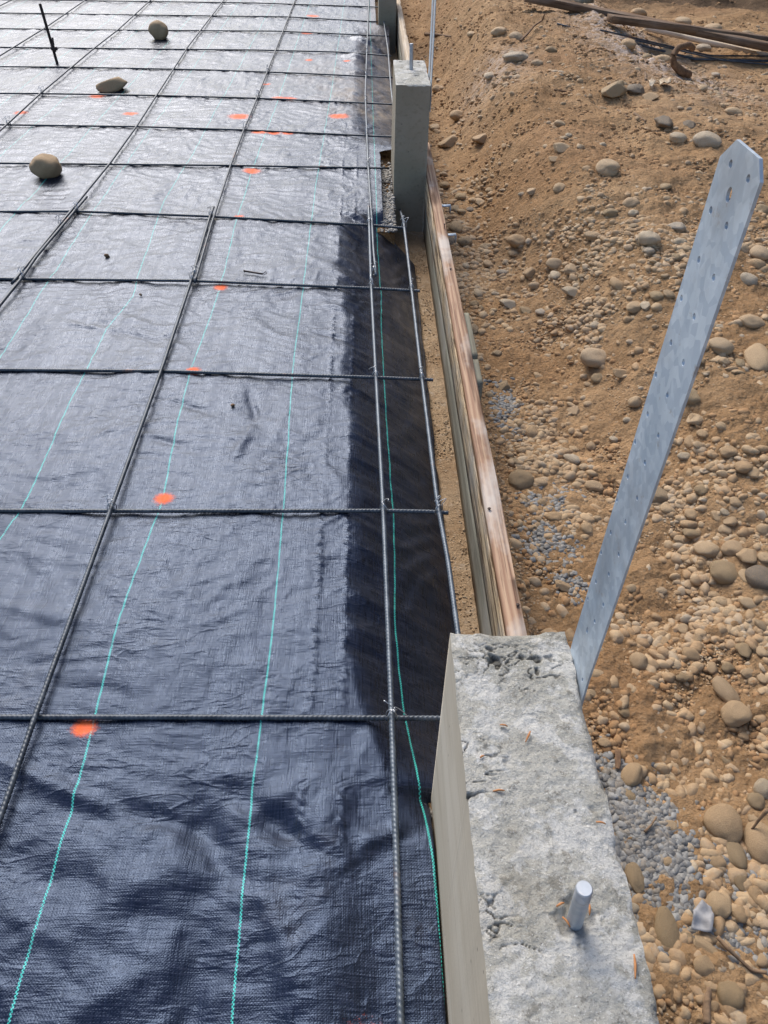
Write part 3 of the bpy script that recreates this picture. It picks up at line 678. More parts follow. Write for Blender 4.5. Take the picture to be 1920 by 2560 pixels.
clip(XR+.0405, 2.62, .020, 'bent steel form clip outside the board, farther one by the middle pier')
clip(XR+.0405, 2.36, .005, 'bent steel form clip outside the board, nearer one above the round cobble')
def nail(x, y, z, label, rot=(0, 0, 0), L=.02):
    V, F = merge([tube([(0, 0, 0), (0, 0, L)], .0016, 8, 0, .01), tube([(0, 0, L), (0, 0, L+.0012)], .0038, 10, 0, .001)])
    o = link('nail', np_mesh('nail', V, F), MDKW); o.location = (x, y, z); o.rotation_euler = rot
    tag(o, label, 'nail')
nail(XR+.030, 2.28, .060, 'small dark nail standing in the form top close to the middle pier')

for q_, (nx_, ny_) in enumerate(((.262, 1.93), (.246, .71), (.268, .43))):
    nail(nx_, ny_, .052, ['small nail head standing in the form top near the round cobble', 'small nail head in the form top near the cement splashed part', 'small nail head in the form top closest to the near pier'][q_], L=.0135)
# upright stake with clamp on the sheet
root = empty('upright_stake', (-1.990, 5.046, 0)); tag(root, 'thin dark upright steel stake with a small clamp on the sheet, top left', 'stake')
V, F = tube([(0, 0, -.01), (-.02, 0, .325)], .0085, 12, .0006, .004); link('rod', np_mesh('rod', V, F), MDKW, root)
V, F = merge([tube([(.004, -.018, .06), (.014, -.018, .15)], .006, 10, 0, .02), tube([(-.014, -.008, .088), (.024, -.010, .088)], .010, 10, 0, .01), tube([(.0, -.02, .115), (.02, -.03, .075)], .004, 8, 0, .01)])
link('clamp', np_mesh('clamp', V, F), MDKW, root)

# ------------------------------------------------------------------ stones
def stone_mesh(seed, sub=4, ang=0., bump=.16):
    bm = bmesh.new(); bmesh.ops.create_icosphere(bm, subdivisions=sub, radius=1)
    r = random.Random(seed); off = Vector((seed*3.1, seed*1.7, seed*.9))
    planes = [(Vector((r.gauss(0, 1), r.gauss(0, 1), r.gauss(0, 1))).normalized(), r.uniform(.55, .85)) for _ in range(int(9*ang))]
    for v in bm.verts:
        p = v.co.copy(); k = 1+bump*mnoise.noise(p*.9+off)*1.6+bump*.35*mnoise.noise(p*2.3+off)+bump*.10*mnoise.noise(p*6+off)
        q = p*k
        for nn, dd in planes:
            e = q.dot(nn)-dd
            if e > 0: q -= nn*e*.93
        v.co = q
    me = bpy.data.meshes.new('stone'); bm.to_mesh(me); bm.free()
    V = np.empty(len(me.vertices)*3); me.vertices.foreach_get('co', V); V = V.reshape(-1, 3)
    V -= (V.max(0)+V.min(0))/2; V /= (V.max(0)-V.min(0))/2; me.vertices.foreach_set('co', V.ravel()); me.update()
    return me
ROUND = [stone_mesh(s) for s in range(7)]; ANG = [stone_mesh(20+s, 4, 1., .24) for s in range(6)]
LOWR = [stone_mesh(40+s, 3, .35 if s % 2 else 0, .2) for s in range(10)]
_mats = {}
def mesh_with(me, mat):
    k = (me.name, mat.name)
    if k not in _mats: c = me.copy(); c.materials.append(mat); c.polygons.foreach_set('use_smooth', [True]*len(c.polygons)); _mats[k] = c
    return _mats[k]
def place(me, mat, x, y, sx, sy, sz, rz, label, group=None, zbase=None, sink=.25, name='river_stone', tilt=None, cat='stone'):
    o = bpy.data.objects.new(name, mesh_with(me, mat)); COL.objects.link(o)
    z = float(terrain(x, y)) if zbase is None else zbase
    o.location = (x, y, z+sz*(1-2*sink)); o.scale = (sx, sy, sz)
    t = tilt or (random.uniform(-.2, .2), random.uniform(-.2, .2)); o.rotation_euler = (t[0], t[1], rz)
    tag(o, label, cat, group); return o
# on the sheet
place(ROUND[1], MST, -1.428, 2.99, .066, .058, .050, .25, 'rounded olive brown rock on the black sheet at the left, largest of three', zbase=0, sink=.13, tilt=(0, .05))
place(ROUND[4], MST, -1.50, 5.84, .070, .062, .066, .4, 'upright rounded tan rock on the sheet, farthest of three', zbase=0, sink=.13, tilt=(.05, 0))
place(LOWR[1], MST, -1.49, 4.43, .092, .050, .040, .3, 'flat wedge shaped tan rock on the sheet, middle of three', zbase=0, sink=.16, tilt=(0, -.06))
place(ANG[0], MROOT, -.959, 2.148, .010, .009, .008, 0, 'tiny brown crumb beyond the fourth cross bar on the sheet', zbase=0, sink=.1, name='pebble', cat='pebble')
place(ANG[1], MROOT, -.387, 1.201, .006, .006, .005, 0, 'tiny dark crumb in the third grid square by the second teal thread', zbase=0, sink=.1, name='pebble', cat='pebble')
place(ANG[3], MROOT, -.775, 1.85, .005, .005, .004, 0, 'tiny dark crumb nearest the near side of the fourth cross bar', zbase=0, sink=.1, name='pebble', cat='pebble')
V, F = merge([tube([(-.045, .018, .006), (.02, -.004, .006)], .0032, 8, 0, .01), tube([(.02, -.004, .006), (.03, .004, .012), (.036, -.006, .010), (.024, -.010, .006)], .0012, 6, 0, .004), tube([(-.047, .0225, .006), (-.045, .0145, .006)], .0035, 8, 0, .004)])
o = link('loose_bolt', np_mesh('loose_bolt', V, F), MDKW); o.location = (-.405, 2.01, .001); tag(o, 'small dark bolt with a wire curl lying loose on the sheet', 'bolt')

STONES = [
    (0.613, 0.087, 0.035, 0.0362, 0.0217, -0.35, 0, 0, 'large flat tan cobble with a knobbly corner, right of the grey gravel near the bottom'),
    (0.673, 0.053, 0.032, 0.0429, 0.0199, 0.0, 0, 0, 'largest smooth tan boulder cut by the right picture edge in the lower right'),
    (0.618, 0.032, 0.019, 0.0261, 0.0118, 0.0, 0, 1, 'brown rounded cobble between the two big tan cobbles at lower right'),
    (0.58, 0.021, 0.0149, 0.0128, 0.008, 0.0, 0, 0, 'small tan cobble just below the large flat knobbly cobble'),
    (0.715, 0.153, 0.0202, 0.0192, 0.0119, 0.52, 0, 3, 'pale rounded cobble at the right edge above the largest boulder'),
    (0.69, 0.129, 0.0175, 0.017, 0.0105, 0.0, 0, 1, 'grey olive cobble touching the pale one at the right edge above the boulder'),
    (0.675, 0.097, 0.0114, 0.011, 0.0068, 0.0, 0, 0, 'small tan cobble tucked above left of the largest boulder'),
    (0.558, -0.049, 0.0211, 0.0236, 0.0131, 0.17, 0, 0, 'rounded tan cobble at the right rim of the grey gravel, above the metal scrap'),
    (0.609, -0.013, 0.0131, 0.0177, 0.0081, 0.0, 0, 1, 'brown cobble right of the grey gravel, below the paired cobbles'),
    (0.621, -0.022, 0.0076, 0.0084, 0.0047, 0.0, 0, 0, 'small round tan pebble beside the brown cobble in the lower right'),
    (0.624, -0.039, 0.0129, 0.0182, 0.008, 0.0, 0, 0, 'upright oval tan cobble close to the right edge in the lower right'),
    (0.587, -0.063, 0.0156, 0.0178, 0.0097, 0.7, 1, 0, 'blocky tan cobble right of the metal scrap'),
    (0.459, -0.092, 0.0212, 0.0388, 0.0132, 0.0, 0, 1, 'long dark olive upright cobble between near pier and metal scrap'),
    (0.489, -0.1, 0.0114, 0.0139, 0.007, 0.52, 0, 1, 'small brown egg shaped cobble right of the long dark cobble'),
    (0.516, -0.116, 0.0217, 0.0154, 0.0095, -0.52, 1, 0, 'tan cobble with dusty face directly below the metal scrap'),
    (0.504, -0.145, 0.0212, 0.0195, 0.0121, -0.61, 1, 0, 'pointed tan cobble at the top of the vertical stick, bottom right'),
    (0.438, -0.133, 0.01, 0.0097, 0.006, 0.0, 0, 1, 'small brown cobble below the long dark cobble by the pier'),
    (0.432, -0.004, 0.017, 0.0272, 0.0105, 0.0, 0, 1, 'brown cobble half hidden behind the near pier edge beside the grey gravel'),
    (0.442, -0.078, 0.0089, 0.014, 0.0055, 0.35, 1, 2, 'thin dark upright stone against the near pier'),
    (0.714, 0.309, 0.0309, 0.0277, 0.0171, 0.61, 0, 0, 'lower end of the tapering long cobble on the right'),
    (0.442, 0.26, 0.0139, 0.0129, 0.008, 0.0, 0, 0, 'small round cobble by the pier edge, above the grey gravel'),
    (0.46, 0.145, 0.0109, 0.0156, 0.0067, 0.26, 0, 1, 'brown oval cobble above the grey gravel close to the pier'),
    (0.499, 0.325, 0.0147, 0.0104, 0.0065, 0.0, 0, 1, 'olive pebble beside the pier edge level with the cracked patch'),
    (0.568, 0.203, 0.0104, 0.0101, 0.0063, 0.0, 0, 0, 'round tan pebble above the small cluster left of the knobbly cobble'),
    (0.571, 0.162, 0.0105, 0.0095, 0.0059, 0.35, 1, 0, 'tan cluster stone left of the knobbly cobble, upper one'),
    (0.581, 0.153, 0.0076, 0.0123, 0.0047, -0.26, 0, 0, 'upright tan cluster stone left of the knobbly cobble'),
    (0.551, 0.152, 0.0105, 0.0084, 0.0052, -0.52, 0, 2, 'grey pebble in the cluster left of the knobbly cobble'),
    (0.72, 0.269, 0.0111, 0.0104, 0.0064, 0.0, 0, 0, 'round tan pebble under the tapering long cobble'),
    (0.495, 0.02, 0.0101, 0.0101, 0.0063, 0.0, 0, 0, 'reddish tan pebble sitting on the grey gravel, right one'),
    (0.474, 0.028, 0.0066, 0.0071, 0.0041, 0.0, 0, 0, 'reddish tan pebble sitting on the grey gravel, left one'),
    (0.517, 0.087, 0.0154, 0.0107, 0.0066, -0.17, 0, 0, 'tan stone half buried at the top of the grey gravel patch'),
    (0.645, -0.022, 0.0092, 0.0134, 0.0057, 0.0, 0, 0, 'tan cobble at the right edge under the largest boulder'),
    (0.612, -0.077, 0.0126, 0.0096, 0.006, 0.0, 0, 0, 'oval tan cobble near the right edge level with the metal scrap'),
    (0.444, -0.042, 0.0075, 0.008, 0.0047, 0.0, 0, 0, 'small brown pebble between grey gravel and pier'),
    (0.473, -0.133, 0.0088, 0.0068, 0.0042, 0.0, 0, 0, 'small tan stone beside the pointed cobble'),
    (0.587, -0.174, 0.0097, 0.0089, 0.0055, 0.0, 0, 0, 'tan stone at the right edge near the bottom corner'),
    (0.499, -0.197, 0.0085, 0.0079, 0.0049, 0.0, 0, 0, 'small tan stone right of the vertical stick'),
    (0.717, 0.36, 0.0224, 0.0418, 0.0139, 0.44, 0, 0, 'long tapering cobble lying point up on the right, upper end'),
    (0.816, 0.675, 0.0382, 0.0335, 0.0208, -0.09, 0, 1, 'large egg shaped olive cobble at the right, left of the pair'),
    (0.853, 0.654, 0.0167, 0.0279, 0.0104, 0.0, 0, 0, 'tan cobble wedged beside the egg shaped cobble'),
    (0.877, 0.633, 0.0352, 0.0395, 0.0218, 0.61, 0, 2, 'big grey cobble cut by the right edge below mid height'),
    (0.797, 0.754, 0.0303, 0.028, 0.0174, -0.09, 0, 0, 'smooth rounded tan cobble topmost of the right hand group'),
    (0.848, 0.738, 0.026, 0.0256, 0.0159, 0.0, 0, 0, 'rounded tan cobble second in the right hand group'),
    (0.87, 0.701, 0.0255, 0.0273, 0.0158, 0.17, 1, 0, 'rough tan cobble third in the right hand group'),
    (0.901, 0.689, 0.0158, 0.019, 0.0098, 0.0, 0, 0, 'tan cobble at the right edge above the grey one'),
    (0.74, 0.971, 0.0311, 0.0345, 0.0193, 0.52, 0, 1, 'smooth brown cobble touching the right edge of the strap'),
    (0.749, 0.911, 0.0187, 0.0212, 0.0116, 0.35, 0, 0, 'smaller tan cobble right of the brown one by the strap'),
    (0.834, 0.937, 0.0181, 0.0191, 0.0112, -0.7, 0, 1, 'oval olive stone in the cobble bed right of the strap'),
    (0.921, 1.029, 0.0225, 0.0211, 0.0131, 0.44, 0, 0, 'tan oval stone high in the cobble bed'),
    (0.885, 1.182, 0.0238, 0.0262, 0.0148, -0.35, 1, 0, 'angular tan stone at the top of the cobble bed by the strap'),
    (0.873, 1.085, 0.0243, 0.0183, 0.0113, -0.17, 1, 0, 'pale flat stone in the upper cobble bed'),
    (0.835, 1.076, 0.0207, 0.0139, 0.0086, 0.0, 0, 3, 'pale smooth oval stone near the strap in the upper cobble bed'),
    (0.939, 0.967, 0.022, 0.0236, 0.0136, 0.17, 0, 0, 'tan round stone in the upper cobble bed near the right'),
    (0.957, 0.947, 0.0165, 0.0234, 0.0102, 0.0, 0, 0, 'tan upright stone right of the round one in the upper cobble bed'),
    (0.855, 1.118, 0.0136, 0.0258, 0.0084, -0.35, 0, 0, 'tan oval stone beside the strap edge in the upper cobble bed'),
    (0.787, 0.823, 0.0244, 0.0203, 0.0126, 0.17, 0, 1, 'olive oval stone beside the rootlet in the cobble bed'),
    (0.854, 0.805, 0.0167, 0.0179, 0.0103, 0.0, 0, 0, 'tan stone in the middle of the cobble bed'),
    (0.871, 0.822, 0.0178, 0.0189, 0.011, -0.35, 1, 0, 'tan blocky stone in the middle of the cobble bed'),
    (0.757, 0.814, 0.0169, 0.015, 0.0093, 0.0, 0, 0, 'tan stone left of the rounded group below the cobble bed'),
    (0.894, 0.868, 0.0169, 0.0164, 0.0102, 0.0, 0, 0, 'tan stone above centre of the cobble bed'),
    (0.796, 0.874, 0.0165, 0.0194, 0.0102, 0.0, 0, 0, 'brown stone above the olive oval one in the cobble bed'),
    (0.847, 0.849, 0.0135, 0.0183, 0.0084, 0.0, 1, 0, 'square tan stone in the cobble bed'),
    (0.868, 0.849, 0.0168, 0.0133, 0.0082, 0.0, 0, 3, 'pale stone behind the square one in the cobble bed'),
    (0.666, 0.658, 0.0181, 0.0126, 0.0078, 0.09, 0, 0, 'flat oval tan stone alone on the bare dirt right of the strap foot'),
    (0.835, 0.579, 0.0234, 0.0173, 0.0107, -0.26, 0, 0, 'smooth oval tan cobble below the big grey one'),
    (0.791, 0.601, 0.0186, 0.0141, 0.0087, -0.35, 0, 0, 'oval tan cobble left of the smooth one below the egg shaped cobble'),
    (0.788, 0.565, 0.0142, 0.0163, 0.0088, -0.52, 0, 0, 'tan cobble under the oval pair on the right'),
    (0.781, 0.629, 0.0168, 0.0117, 0.0073, 0.0, 0, 0, 'tan stone just under the egg shaped cobble'),
    (0.786, 0.462, 0.0171, 0.0236, 0.0106, 0.0, 1, 1, 'large brown stone at the right above the tapering cobble'),
    (0.819, 0.453, 0.0135, 0.0176, 0.0084, 0.0, 0, 0, 'brown stone at the right edge above the tapering cobble'),
    (0.798, 0.391, 0.0113, 0.0147, 0.007, 0.0, 0, 0, 'round tan stone at the right edge level with the tapering cobble'),
    (0.774, 0.404, 0.017, 0.0118, 0.0073, 0.0, 0, 0, 'oval tan stone right of the tapering cobble top'),
    (0.627, 0.503, 0.013, 0.0191, 0.008, -0.52, 1, 0, 'pair of tan stones on bare dirt below the strap foot, main one'),
    (0.839, 0.515, 0.0138, 0.0195, 0.0086, 0.7, 1, 1, 'brown stone at the right edge beneath the smooth oval cobble'),
    (0.799, 0.498, 0.0148, 0.0116, 0.0072, -0.17, 0, 0, 'tan stone above the large brown stone at right'),
    (0.463, 0.419, 0.0153, 0.0159, 0.0095, 0.0, 0, 0, 'rounded brown stone at the right foot of the steel strap'),
    (0.44, 0.375, 0.0122, 0.0097, 0.006, 0.0, 0, 0, 'small brown stone by the pier corner below the strap foot'),
    (0.429, 0.531, 0.0111, 0.0178, 0.0069, 0.0, 0, 0, 'small tan stone between the pier corner and the strap'),
    (0.443, 0.68, 0.0215, 0.0143, 0.0089, -0.17, 1, 0, 'tan stone on the trench floor left of the strap foot'),
    (0.469, 0.927, 0.0237, 0.0186, 0.0116, 0.09, 0, 0, 'oval tan stone in the trench above the grey gravel patch'),
    (0.543, 0.878, 0.0182, 0.0191, 0.0113, 0.52, 0, 0, 'tan stone in the trench by the left edge of the strap'),
    (0.403, 1.081, 0.0357, 0.0342, 0.0212, -0.35, 0, 1, 'large rounded olive cobble in the trench outside the orange board'),
    (0.403, 1.171, 0.0129, 0.0246, 0.008, 0.61, 0, 1, 'oval olive stone standing behind the large trench cobble'),
    (0.458, 1.075, 0.0201, 0.0195, 0.0121, 0.52, 0, 0, 'tan stone right of the large trench cobble'),
    (0.418, 1.135, 0.0192, 0.0134, 0.0083, 0.0, 0, 1, 'flat stone capping the back of the large trench cobble'),
    (0.588, 1.242, 0.0186, 0.0142, 0.0088, 0.26, 0, 0, 'tan oval stone on the slope right of the large trench cobble'),
    (0.545, 1.225, 0.0198, 0.0123, 0.0076, -0.17, 1, 0, 'flat angular stone next to the tan oval on the slope'),
    (0.589, 1.133, 0.014, 0.0141, 0.0087, 0.52, 0, 0, 'tan stone half buried in the slope left of the strap'),
    (0.639, 1.253, 0.016, 0.0179, 0.0099, 0.0, 0, 0, 'rounded stone buried in the slope left of the strap'),
    (0.696, 1.244, 0.0132, 0.0143, 0.0082, 0.0, 0, 3, 'two pale lumps on the slope beside the strap, main one'),
    (0.62, 1.431, 0.0169, 0.0291, 0.0105, -0.52, 1, 0, 'upright angular stone on the upper slope left of the strap'),
    (0.741, 1.291, 0.0146, 0.0117, 0.0072, 0.0, 0, 3, 'small pale oval stone touching the strap edge'),
    (0.64, 0.41, 0.0162, 0.0124, 0.0077, 0.0, 0, 1, 'brown stone half buried on bare dirt right of the pier corner'),
    (0.499, 0.326, 0.0147, 0.0094, 0.0058, 0.0, 0, 1, 'olive stone on bare dirt beside the pier corner'),
    (0.718, 1.609, 0.056, 0.0442, 0.0274, 0.03, 0, 0, 'large smooth oval cobble left of the strap at mid height'),
    (1.013, 1.428, 0.0367, 0.0372, 0.0228, -0.09, 0, 0, 'large rounded cobble right of the strap at mid height'),
    (1.108, 1.381, 0.0362, 0.0666, 0.0225, -0.26, 0, 0, 'large egg shaped pale brown cobble at the right edge at mid height'),
    (1.051, 1.359, 0.0169, 0.0289, 0.0105, -0.17, 1, 1, 'brown stone between the two large cobbles right of the strap'),
    (1.002, 1.358, 0.0179, 0.017, 0.0105, 0.0, 0, 0, 'flat stone beneath the large rounded cobble right of the strap'),
    (1.141, 1.54, 0.0389, 0.0302, 0.0187, -0.38, 0, 0, 'smooth elongated tan cobble at the right edge above the egg shaped one'),
    (0.938, 1.389, 0.0158, 0.0301, 0.0098, 0.0, 0, 1, 'brown cobble peeping out behind the strap right edge'),
    (0.892, 1.267, 0.0309, 0.0344, 0.0192, 0.52, 0, 1, 'half buried cobble against the strap right edge below mid height'),
    (1.44, 2.943, 0.0644, 0.056, 0.0347, -0.05, 0, 3, 'pale smooth oval cobble left of the strap tip'),
    (1.337, 3.009, 0.0376, 0.041, 0.0233, -0.09, 0, 3, 'smaller pale oval cobble left of the large pale one near the strap tip'),
    (1.331, 3.203, 0.0423, 0.0721, 0.0262, 0.0, 1, 2, 'dark grey upright block stone above the pale oval pair'),
    (1.435, 3.176, 0.0229, 0.0385, 0.0142, 0.52, 1, 2, 'small grey angular stone right of the dark block stone'),
    (0.947, 2.664, 0.0473, 0.049, 0.0294, 0.52, 0, 0, 'oval tan stone on the slope in the middle of the berm'),
    (0.951, 2.023, 0.0404, 0.0423, 0.025, 0.14, 0, 3, 'pale rounded stone in the cluster left of the strap'),
    (0.941, 1.976, 0.0199, 0.0257, 0.0123, 0.0, 0, 3, 'pale stone just below the pale rounded one in the cluster'),
    (1.062, 2.035, 0.0265, 0.0213, 0.0132, 0.0, 0, 3, 'pale oval stone in the cluster next to the strap'),
    (1.086, 2.148, 0.0378, 0.0311, 0.0193, 0.17, 1, 3, 'flat pale stone at the back of the cluster next to the strap'),
    (1.072, 1.994, 0.0193, 0.0231, 0.0119, 0.0, 0, 0, 'tan stone in the cluster touching the strap'),
    (0.967, 2.294, 0.0203, 0.0221, 0.0126, 0.0, 0, 3, 'small pale stone alone above the cluster left of the strap'),
    (0.939, 2.175, 0.0183, 0.0186, 0.0113, 0.0, 0, 1, 'small olive stone above left of the cluster'),
    (0.974, 2.36, 0.0324, 0.0307, 0.019, -0.35, 0, 0, 'tan flat stone on the slope above the cluster'),
    (0.811, 2.214, 0.0359, 0.0247, 0.0153, 0.0, 0, 0, 'flat tan stone on the slope well left of the strap'),
    (0.724, 2.119, 0.0251, 0.0262, 0.0156, 0.0, 0, 0, 'brown oval stone on the slope left part'),
    (0.713, 2.004, 0.0307, 0.0336, 0.019, 0.44, 1, 3, 'pale streaked stone on the slope above the oval cobble'),
    (0.848, 1.731, 0.0367, 0.0265, 0.0164, 0.52, 0, 0, 'long tan stone pointing at the strap'),
    (0.91, 1.729, 0.0238, 0.0258, 0.0147, 0.17, 0, 1, 'olive stone beside the strap at a third of its height'),
    (0.943, 1.718, 0.0199, 0.0272, 0.0124, 0.0, 0, 1, 'brown stone touching the strap left edge at a third of its height'),
    (0.874, 1.715, 0.0175, 0.0244, 0.0109, 0.0, 1, 3, 'pale block stone beside the long tan stone'),
    (0.741, 1.76, 0.0195, 0.0191, 0.0119, 0.0, 0, 3, 'small pale oval stone above the large smooth oval cobble'),
    (0.769, 1.479, 0.036, 0.0188, 0.0117, -0.09, 1, 0, 'flat long stone right below the large smooth oval cobble'),
    (0.709, 1.53, 0.021, 0.021, 0.013, 0.0, 0, 1, 'brown stone below the large smooth oval cobble'),
    (0.619, 1.435, 0.0182, 0.0347, 0.0113, 0.35, 1, 0, 'upright angular stone low on the slope left of the strap'),
    (0.564, 2.048, 0.0216, 0.0277, 0.0134, 0.17, 1, 1, 'brown stone at the slope foot across from the form cleats'),
    (0.873, 3.081, 0.0166, 0.0201, 0.0103, 0.0, 0, 3, 'tiny pale oval stone high on the berm'),
    (0.816, 2.917, 0.04, 0.0303, 0.0188, 0.17, 1, 0, 'flat tan slab on the berm slope, larger one'),
    (0.78, 2.858, 0.0298, 0.0217, 0.0134, -0.05, 1, 0, 'thin flat tan slab on the berm slope, smaller one'),
    (1.334, 1.999, 0.0324, 0.0404, 0.0201, 0.0, 0, 0, 'tan cobble at the right edge behind the strap top'),
    (1.29, 2.031, 0.0259, 0.0258, 0.016, 0.0, 0, 0, 'tan stone right of the strap in the top right bed'),
    (0.887, 1.185, 0.0194, 0.0265, 0.012, -0.35, 1, 0, 'angular brown stone right of the strap below mid height'),
    (0.887, 1.125, 0.0159, 0.019, 0.0098, 0.0, 0, 0, 'tan stone under the angular brown one right of the strap'),
    (0.929, 1.119, 0.0178, 0.016, 0.0099, 0.0, 0, 0, 'brown oval stone near the angular one right of the strap'),
    (0.598, 2.528, 0.0434, 0.0413, 0.0256, 0.14, 0, 0, 'large oval brown cobble on the slope above the trench, far part'),
    (0.377, 2.857, 0.0333, 0.0545, 0.0206, 0.0, 0, 1, 'round cobble directly behind the near form clip'),
    (0.401, 2.7, 0.0337, 0.0355, 0.0209, 0.17, 0, 1, 'grey cobble beside the board under the form clips'),
    (0.35, 2.711, 0.0208, 0.0332, 0.0129, 0.0, 0, 2, 'round dark cobble hard against the form board'),
    (0.434, 3.218, 0.029, 0.0326, 0.018, 0.0, 0, 1, 'dusty round cobble in the trench near the far clip'),
    (0.485, 3.151, 0.0228, 0.0294, 0.0141, 0.0, 0, 0, 'tan cobble in the trench right of the far clip'),
    (0.514, 3.097, 0.0232, 0.0368, 0.0144, 0.0, 1, 0, 'brown angular cobble in the trench right of the far clip'),
    (0.422, 3.046, 0.023, 0.027, 0.0143, 0.0, 0, 1, 'brown cobble below the far clip'),
    (0.393, 3.073, 0.0225, 0.0324, 0.0139, 0.0, 0, 1, 'dark brown cobble between the two clips'),
    (0.369, 3.391, 0.0264, 0.0503, 0.0164, 0.0, 0, 1, 'large brown stone beside the middle pier'),
    (0.378, 3.552, 0.0218, 0.0294, 0.0135, 0.0, 0, 0, 'tan stone beside the middle pier, above the large brown one'),
    (0.555, 3.133, 0.0198, 0.0328, 0.0123, 0.0, 0, 1, 'dark brown stone against the slope behind the trench'),
    (0.684, 2.783, 0.021, 0.0385, 0.013, -0.52, 1, 0, 'angular tan stone on the far slope'),
    (0.763, 2.643, 0.0272, 0.03, 0.0169, -0.09, 0, 0, 'tan flat cobble on the far slope right part'),
    (0.563, 2.047, 0.0208, 0.0288, 0.0129, 0.0, 1, 1, 'brown pointed stone at the slope foot, middle distance'),
    (0.508, 2.101, 0.0291, 0.0294, 0.018, 0.44, 1, 3, 'pale streaked stone at the slope foot, middle distance'),
    (0.611, 2.006, 0.0205, 0.0265, 0.0127, 0.52, 1, 3, 'white flecked stone right of the streaked one'),
    (0.385, 2.129, 0.02, 0.0177, 0.011, 0.35, 0, 1, 'brown oval stone in the trench, middle distance'),
    (0.408, 2.107, 0.0101, 0.0191, 0.0062, -0.17, 0, 1, 'upright small stone in the trench, middle distance'),
    (0.363, 1.943, 0.019, 0.0313, 0.0118, 0.0, 0, 1, 'dark rounded stone against the board beside the cleats'),
    (0.479, 2.486, 0.0209, 0.0333, 0.013, 0.0, 0, 0, 'tan stone at the trench edge in the middle distance'),
    (0.478, 2.215, 0.0204, 0.013, 0.0081, 0.0, 0, 3, 'pale flat oval stone at the slope foot'),
    (0.42, 1.568, 0.0217, 0.027, 0.0135, 0.0, 1, 1, 'brown angular stone in the trench beside the cleats'),
    (0.548, 1.639, 0.0159, 0.0204, 0.0099, 0.0, 1, 0, 'tan block stone right of the trench'),
    (0.422, 1.761, 0.0193, 0.0172, 0.0107, -0.26, 0, 1, 'half buried stone in the trench across the cleats'),
    (0.58, 2.491, 0.0196, 0.0222, 0.0122, 0.52, 0, 0, 'tan stone under the large oval cobble on the far slope'),
    (0.466, 3.073, 0.0205, 0.0314, 0.0127, 0.0, 0, 2, 'grey stone in the trench between clips and slope'),
    (0.813, 4.316, 0.076, 0.0537, 0.0333, -0.03, 1, 3, 'large pale flat topped stone on the crest of the far berm'),
    (0.513, 4.324, 0.0484, 0.0457, 0.0283, 0.61, 0, 0, 'tan oval stone on the berm flank near the middle pier'),
    (0.949, 2.666, 0.0432, 0.0547, 0.0268, 0.44, 0, 0, 'rounded tan stone in the centre of the berm slope, lower one'),
    (1.212, 3.689, 0.0635, 0.0659, 0.0394, -0.44, 1, 1, 'dark crumbly rock on the flat ground, left of the pair'),
    (1.333, 3.717, 0.0485, 0.063, 0.03, 0.0, 1, 2, 'dark mossy lump on the flat ground, right of the pair'),
    (1.382, 3.619, 0.0383, 0.0426, 0.0238, 0.0, 1, 0, 'brown block stone below the dark rock pair'),
    (1.537, 4.689, 0.0494, 0.0483, 0.0299, 0.0, 0, 0, 'tan stone touching the rebar bundle'),
    (2.284, 5.425, 0.0532, 0.0476, 0.0295, 0.0, 0, 3, 'pale stone between rebar bundle and plank'),
    (1.912, 5.055, 0.0596, 0.0484, 0.03, 0.0, 0, 0, 'tan stone left of the curved root'),
    (1.719, 4.559, 0.0518, 0.0385, 0.0238, 0.0, 0, 0, 'flat tan stone beneath the curved root'),
    (2.367, 6.187, 0.0611, 0.0746, 0.0379, 0.0, 0, 0, 'round tan stone beyond the long plank, left of two'),
    (2.518, 5.954, 0.0647, 0.0718, 0.0401, 0.0, 0, 0, 'round tan stone beyond the long plank, right of two'),
    (2.679, 5.702, 0.0589, 0.0628, 0.0365, 0.0, 0, 1, 'large round stone beyond the planks near the right edge'),
    (2.165, 6.652, 0.0662, 0.0617, 0.0383, 0.0, 0, 0, 'round stone beyond the plank at the bank foot'),
    (1.759, 3.493, 0.0442, 0.033, 0.0205, 0.0, 0, 0, 'flat tan stone at the far right of the flat ground'),
    (0.671, 4.274, 0.0337, 0.051, 0.0209, 0.0, 0, 3, 'pale round stone on the berm shoulder'),
    (0.438, 4.0, 0.0635, 0.0554, 0.0343, 0.0, 1, 0, 'reddish brown slab beside the middle pier'),
    (0.571, 3.697, 0.0429, 0.0549, 0.0266, 0.0, 1, 0, 'reddish stone set in the berm flank'),
    (0.383, 4.334, 0.0316, 0.0459, 0.0196, 0.0, 0, 0, 'stone at the outer base of the middle pier'),
    (0.458, 5.131, 0.0402, 0.0454, 0.025, 0.0, 0, 0, 'small stone beside the upper part of the middle pier'),
    (0.871, 4.738, 0.044, 0.0443, 0.0273, 0.0, 0, 0, 'tan stone under the thin root on the far berm'),
    (0.784, 4.861, 0.0488, 0.0423, 0.0262, 0.0, 0, 0, 'brown stone on the far berm crest'),
    (0.679, 5.341, 0.0318, 0.0398, 0.0197, 0.0, 0, 0, 'small tan stone on the far berm crest near the forms'),
    (0.914, 4.21, 0.0351, 0.0313, 0.0194, 0.0, 0, 0, 'tan stone right of the pale flat topped stone'),
]
for (x, y, sx, sy, sz, rz, kind, mt, lab) in STONES:
    me = (ROUND if kind == 0 else ANG)[int(abs(x*977+y*331)) % (7 if kind == 0 else 6)]
    place(me, (MST, MSO, MSD, MSP)[mt], x, y, sx, sy, sz, rz, lab, sink=.27)

